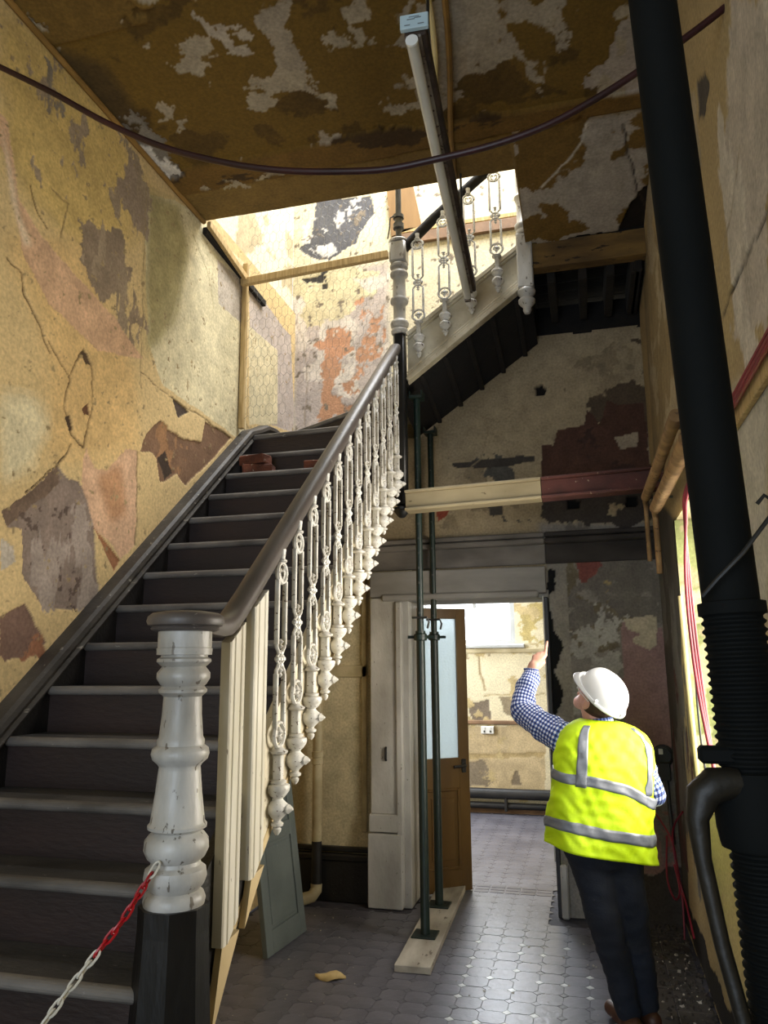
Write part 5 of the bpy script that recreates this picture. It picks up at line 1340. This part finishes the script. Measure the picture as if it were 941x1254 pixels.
# hi-vis vest
rings = [(.775, (.010, 4.072), .268, .172), (.86, (.011, 4.070), .262, .166), (.96, (.016, 4.065), .254, .157), (1.10, (.034, 4.057), .250, .150), (1.20, (.048, 4.053), .250, .142), (1.28, (.054, 4.052), .240, .128),
         (1.335, (.050, 4.052), .212, .110), (1.370, (.042, 4.054), .170, .094), (1.392, (.034, 4.055), .118, .084), (1.400, (.032, 4.055), .086, .078)]
def vest_pt(th, z, off=0.0):
    for (z0, c0, a0, b0), (z1, c1, a1, b1) in zip(rings[:-1], rings[1:]):
        if z <= z1 or z1 == rings[-1][0]:
            t = min(1, max(-.2, (z - z0) / (z1 - z0))); cx = c0[0] + (c1[0] - c0[0]) * t; cy = c0[1] + (c1[1] - c0[1]) * t; a = a0 + (a1 - a0) * t; b2 = b0 + (b1 - b0) * t; break
    ct, st = math.cos(th), math.sin(th); pw = .82
    ex = math.copysign(abs(ct) ** pw, ct); ey = math.copysign(abs(st) ** pw, st)
    low = max(0, min(1, (1.30 - z) / .5))
    fd = math.sin(46 * (z + .42 * ct) + 1.5 * math.sin(3 * th)); w_ = .008 * low * math.sin(5 * th + 9 * z) + .006 * low * math.sin(3 * th - 22 * z + 1) + (.0026 * fd + .0022 * math.sin(71 * (z - .30 * ct) + 2) + .0016 * math.sin(120 * (z + .1 * ct) + 3 * math.sin(5 * th))) * (1 if z < 1.34 else .3)
    k = off + w_
    zz = z - .055 * ct * low + .02 * (1 - low) * (-.3 * ct)
    return Vector((cx, cy, zz)) + Rt * (a + k) * ex + Fd * (b2 + k) * ey
def vest_patch(name, m, th0, th1, nz_, zf, nt_, off, closed=False, thick=.004):
    vs = []; fs = []; n = nt_ + (0 if closed else 1)
    for i in range(nz_ + 1):
        for j in range(n):
            th = th0 + (th1 - th0) * j / nt_; vs.append(vest_pt(th, zf(th, i / nz_), off))
    for i in range(nz_):
        for j in range(nt_):
            j2 = (j + 1) % n if closed else j + 1; fs.append((i * n + j, i * n + j2, (i + 1) * n + j2, (i + 1) * n + j))
    b = MB(); b.add(vs, fs, True); o = b.build(name, m, fix=False); under(man, o); s_ = o.modifiers.new('t', 'SOLIDIFY'); s_.thickness = thick; s_.offset = 1; return o
vest_patch('hi_vis_vest', M['vest'], 0, 2 * PI, 60, lambda th, t: .775 + (1.400 - .775) * t, 96, 0, True)
vest_patch('reflective_tape', M['tape'], 0, 2 * PI, 4, lambda th, t: .885 + .008 * math.sin(2 * th) + (t - .5) * .052, 96, .005, True, .002)
vest_patch('reflective_tape', M['tape'], 0, 2 * PI, 4, lambda th, t: 1.090 - .050 * math.cos(th) + .014 * math.sin(3 * th + .6) + (t - .5) * .050, 96, .005, True, .002)
dg_ = math.radians
vest_patch('reflective_tape', M['tape'], dg_(-137), dg_(-122), 16, lambda th, t: 1.09 + t * .288, 6, .0055, False, .002)
vest_patch('reflective_tape', M['tape'], dg_(-55), dg_(-42), 16, lambda th, t: 1.07 + t * .300, 6, .0055, False, .002)
# jeans and shoes
b = MB()
for k in range(2):
    capsule(b, hips[k] + Vector((0, 0, .03)), hips[k].lerp(knees[k], .5), .105, .090); capsule(b, hips[k].lerp(knees[k], .5), knees[k], .090, .074); capsule(b, knees[k], knees[k].lerp(ankles[k], .5), .074, .066); capsule(b, knees[k].lerp(ankles[k], .5), ankles[k] + Vector((0, 0, .01)), .066, .058)
ellipsoid(b, (.004, 4.066, .80), (Rt, Fd, Vector((0, 0, 1))), (.178, .135, .12))
fuse(b, 'jeans', M['jeans'], .011, 4, .022, 11)
for k in range(2):
    b = MB(); a = ankles[k]
    capsule(b, (a.x, a.y, .060), (a.x, a.y, .09), .045, .045); capsule(b, Vector((a.x, a.y, .046)) - Fd * .045, Vector((a.x, a.y, .044)) + Fd * .16, .042, .038)
    b2 = fuse(b, 'shoe', M['shoe'], .008, 3)
    me = b2.data
    for v in me.vertices: v.co.z = max(v.co.z, .003)
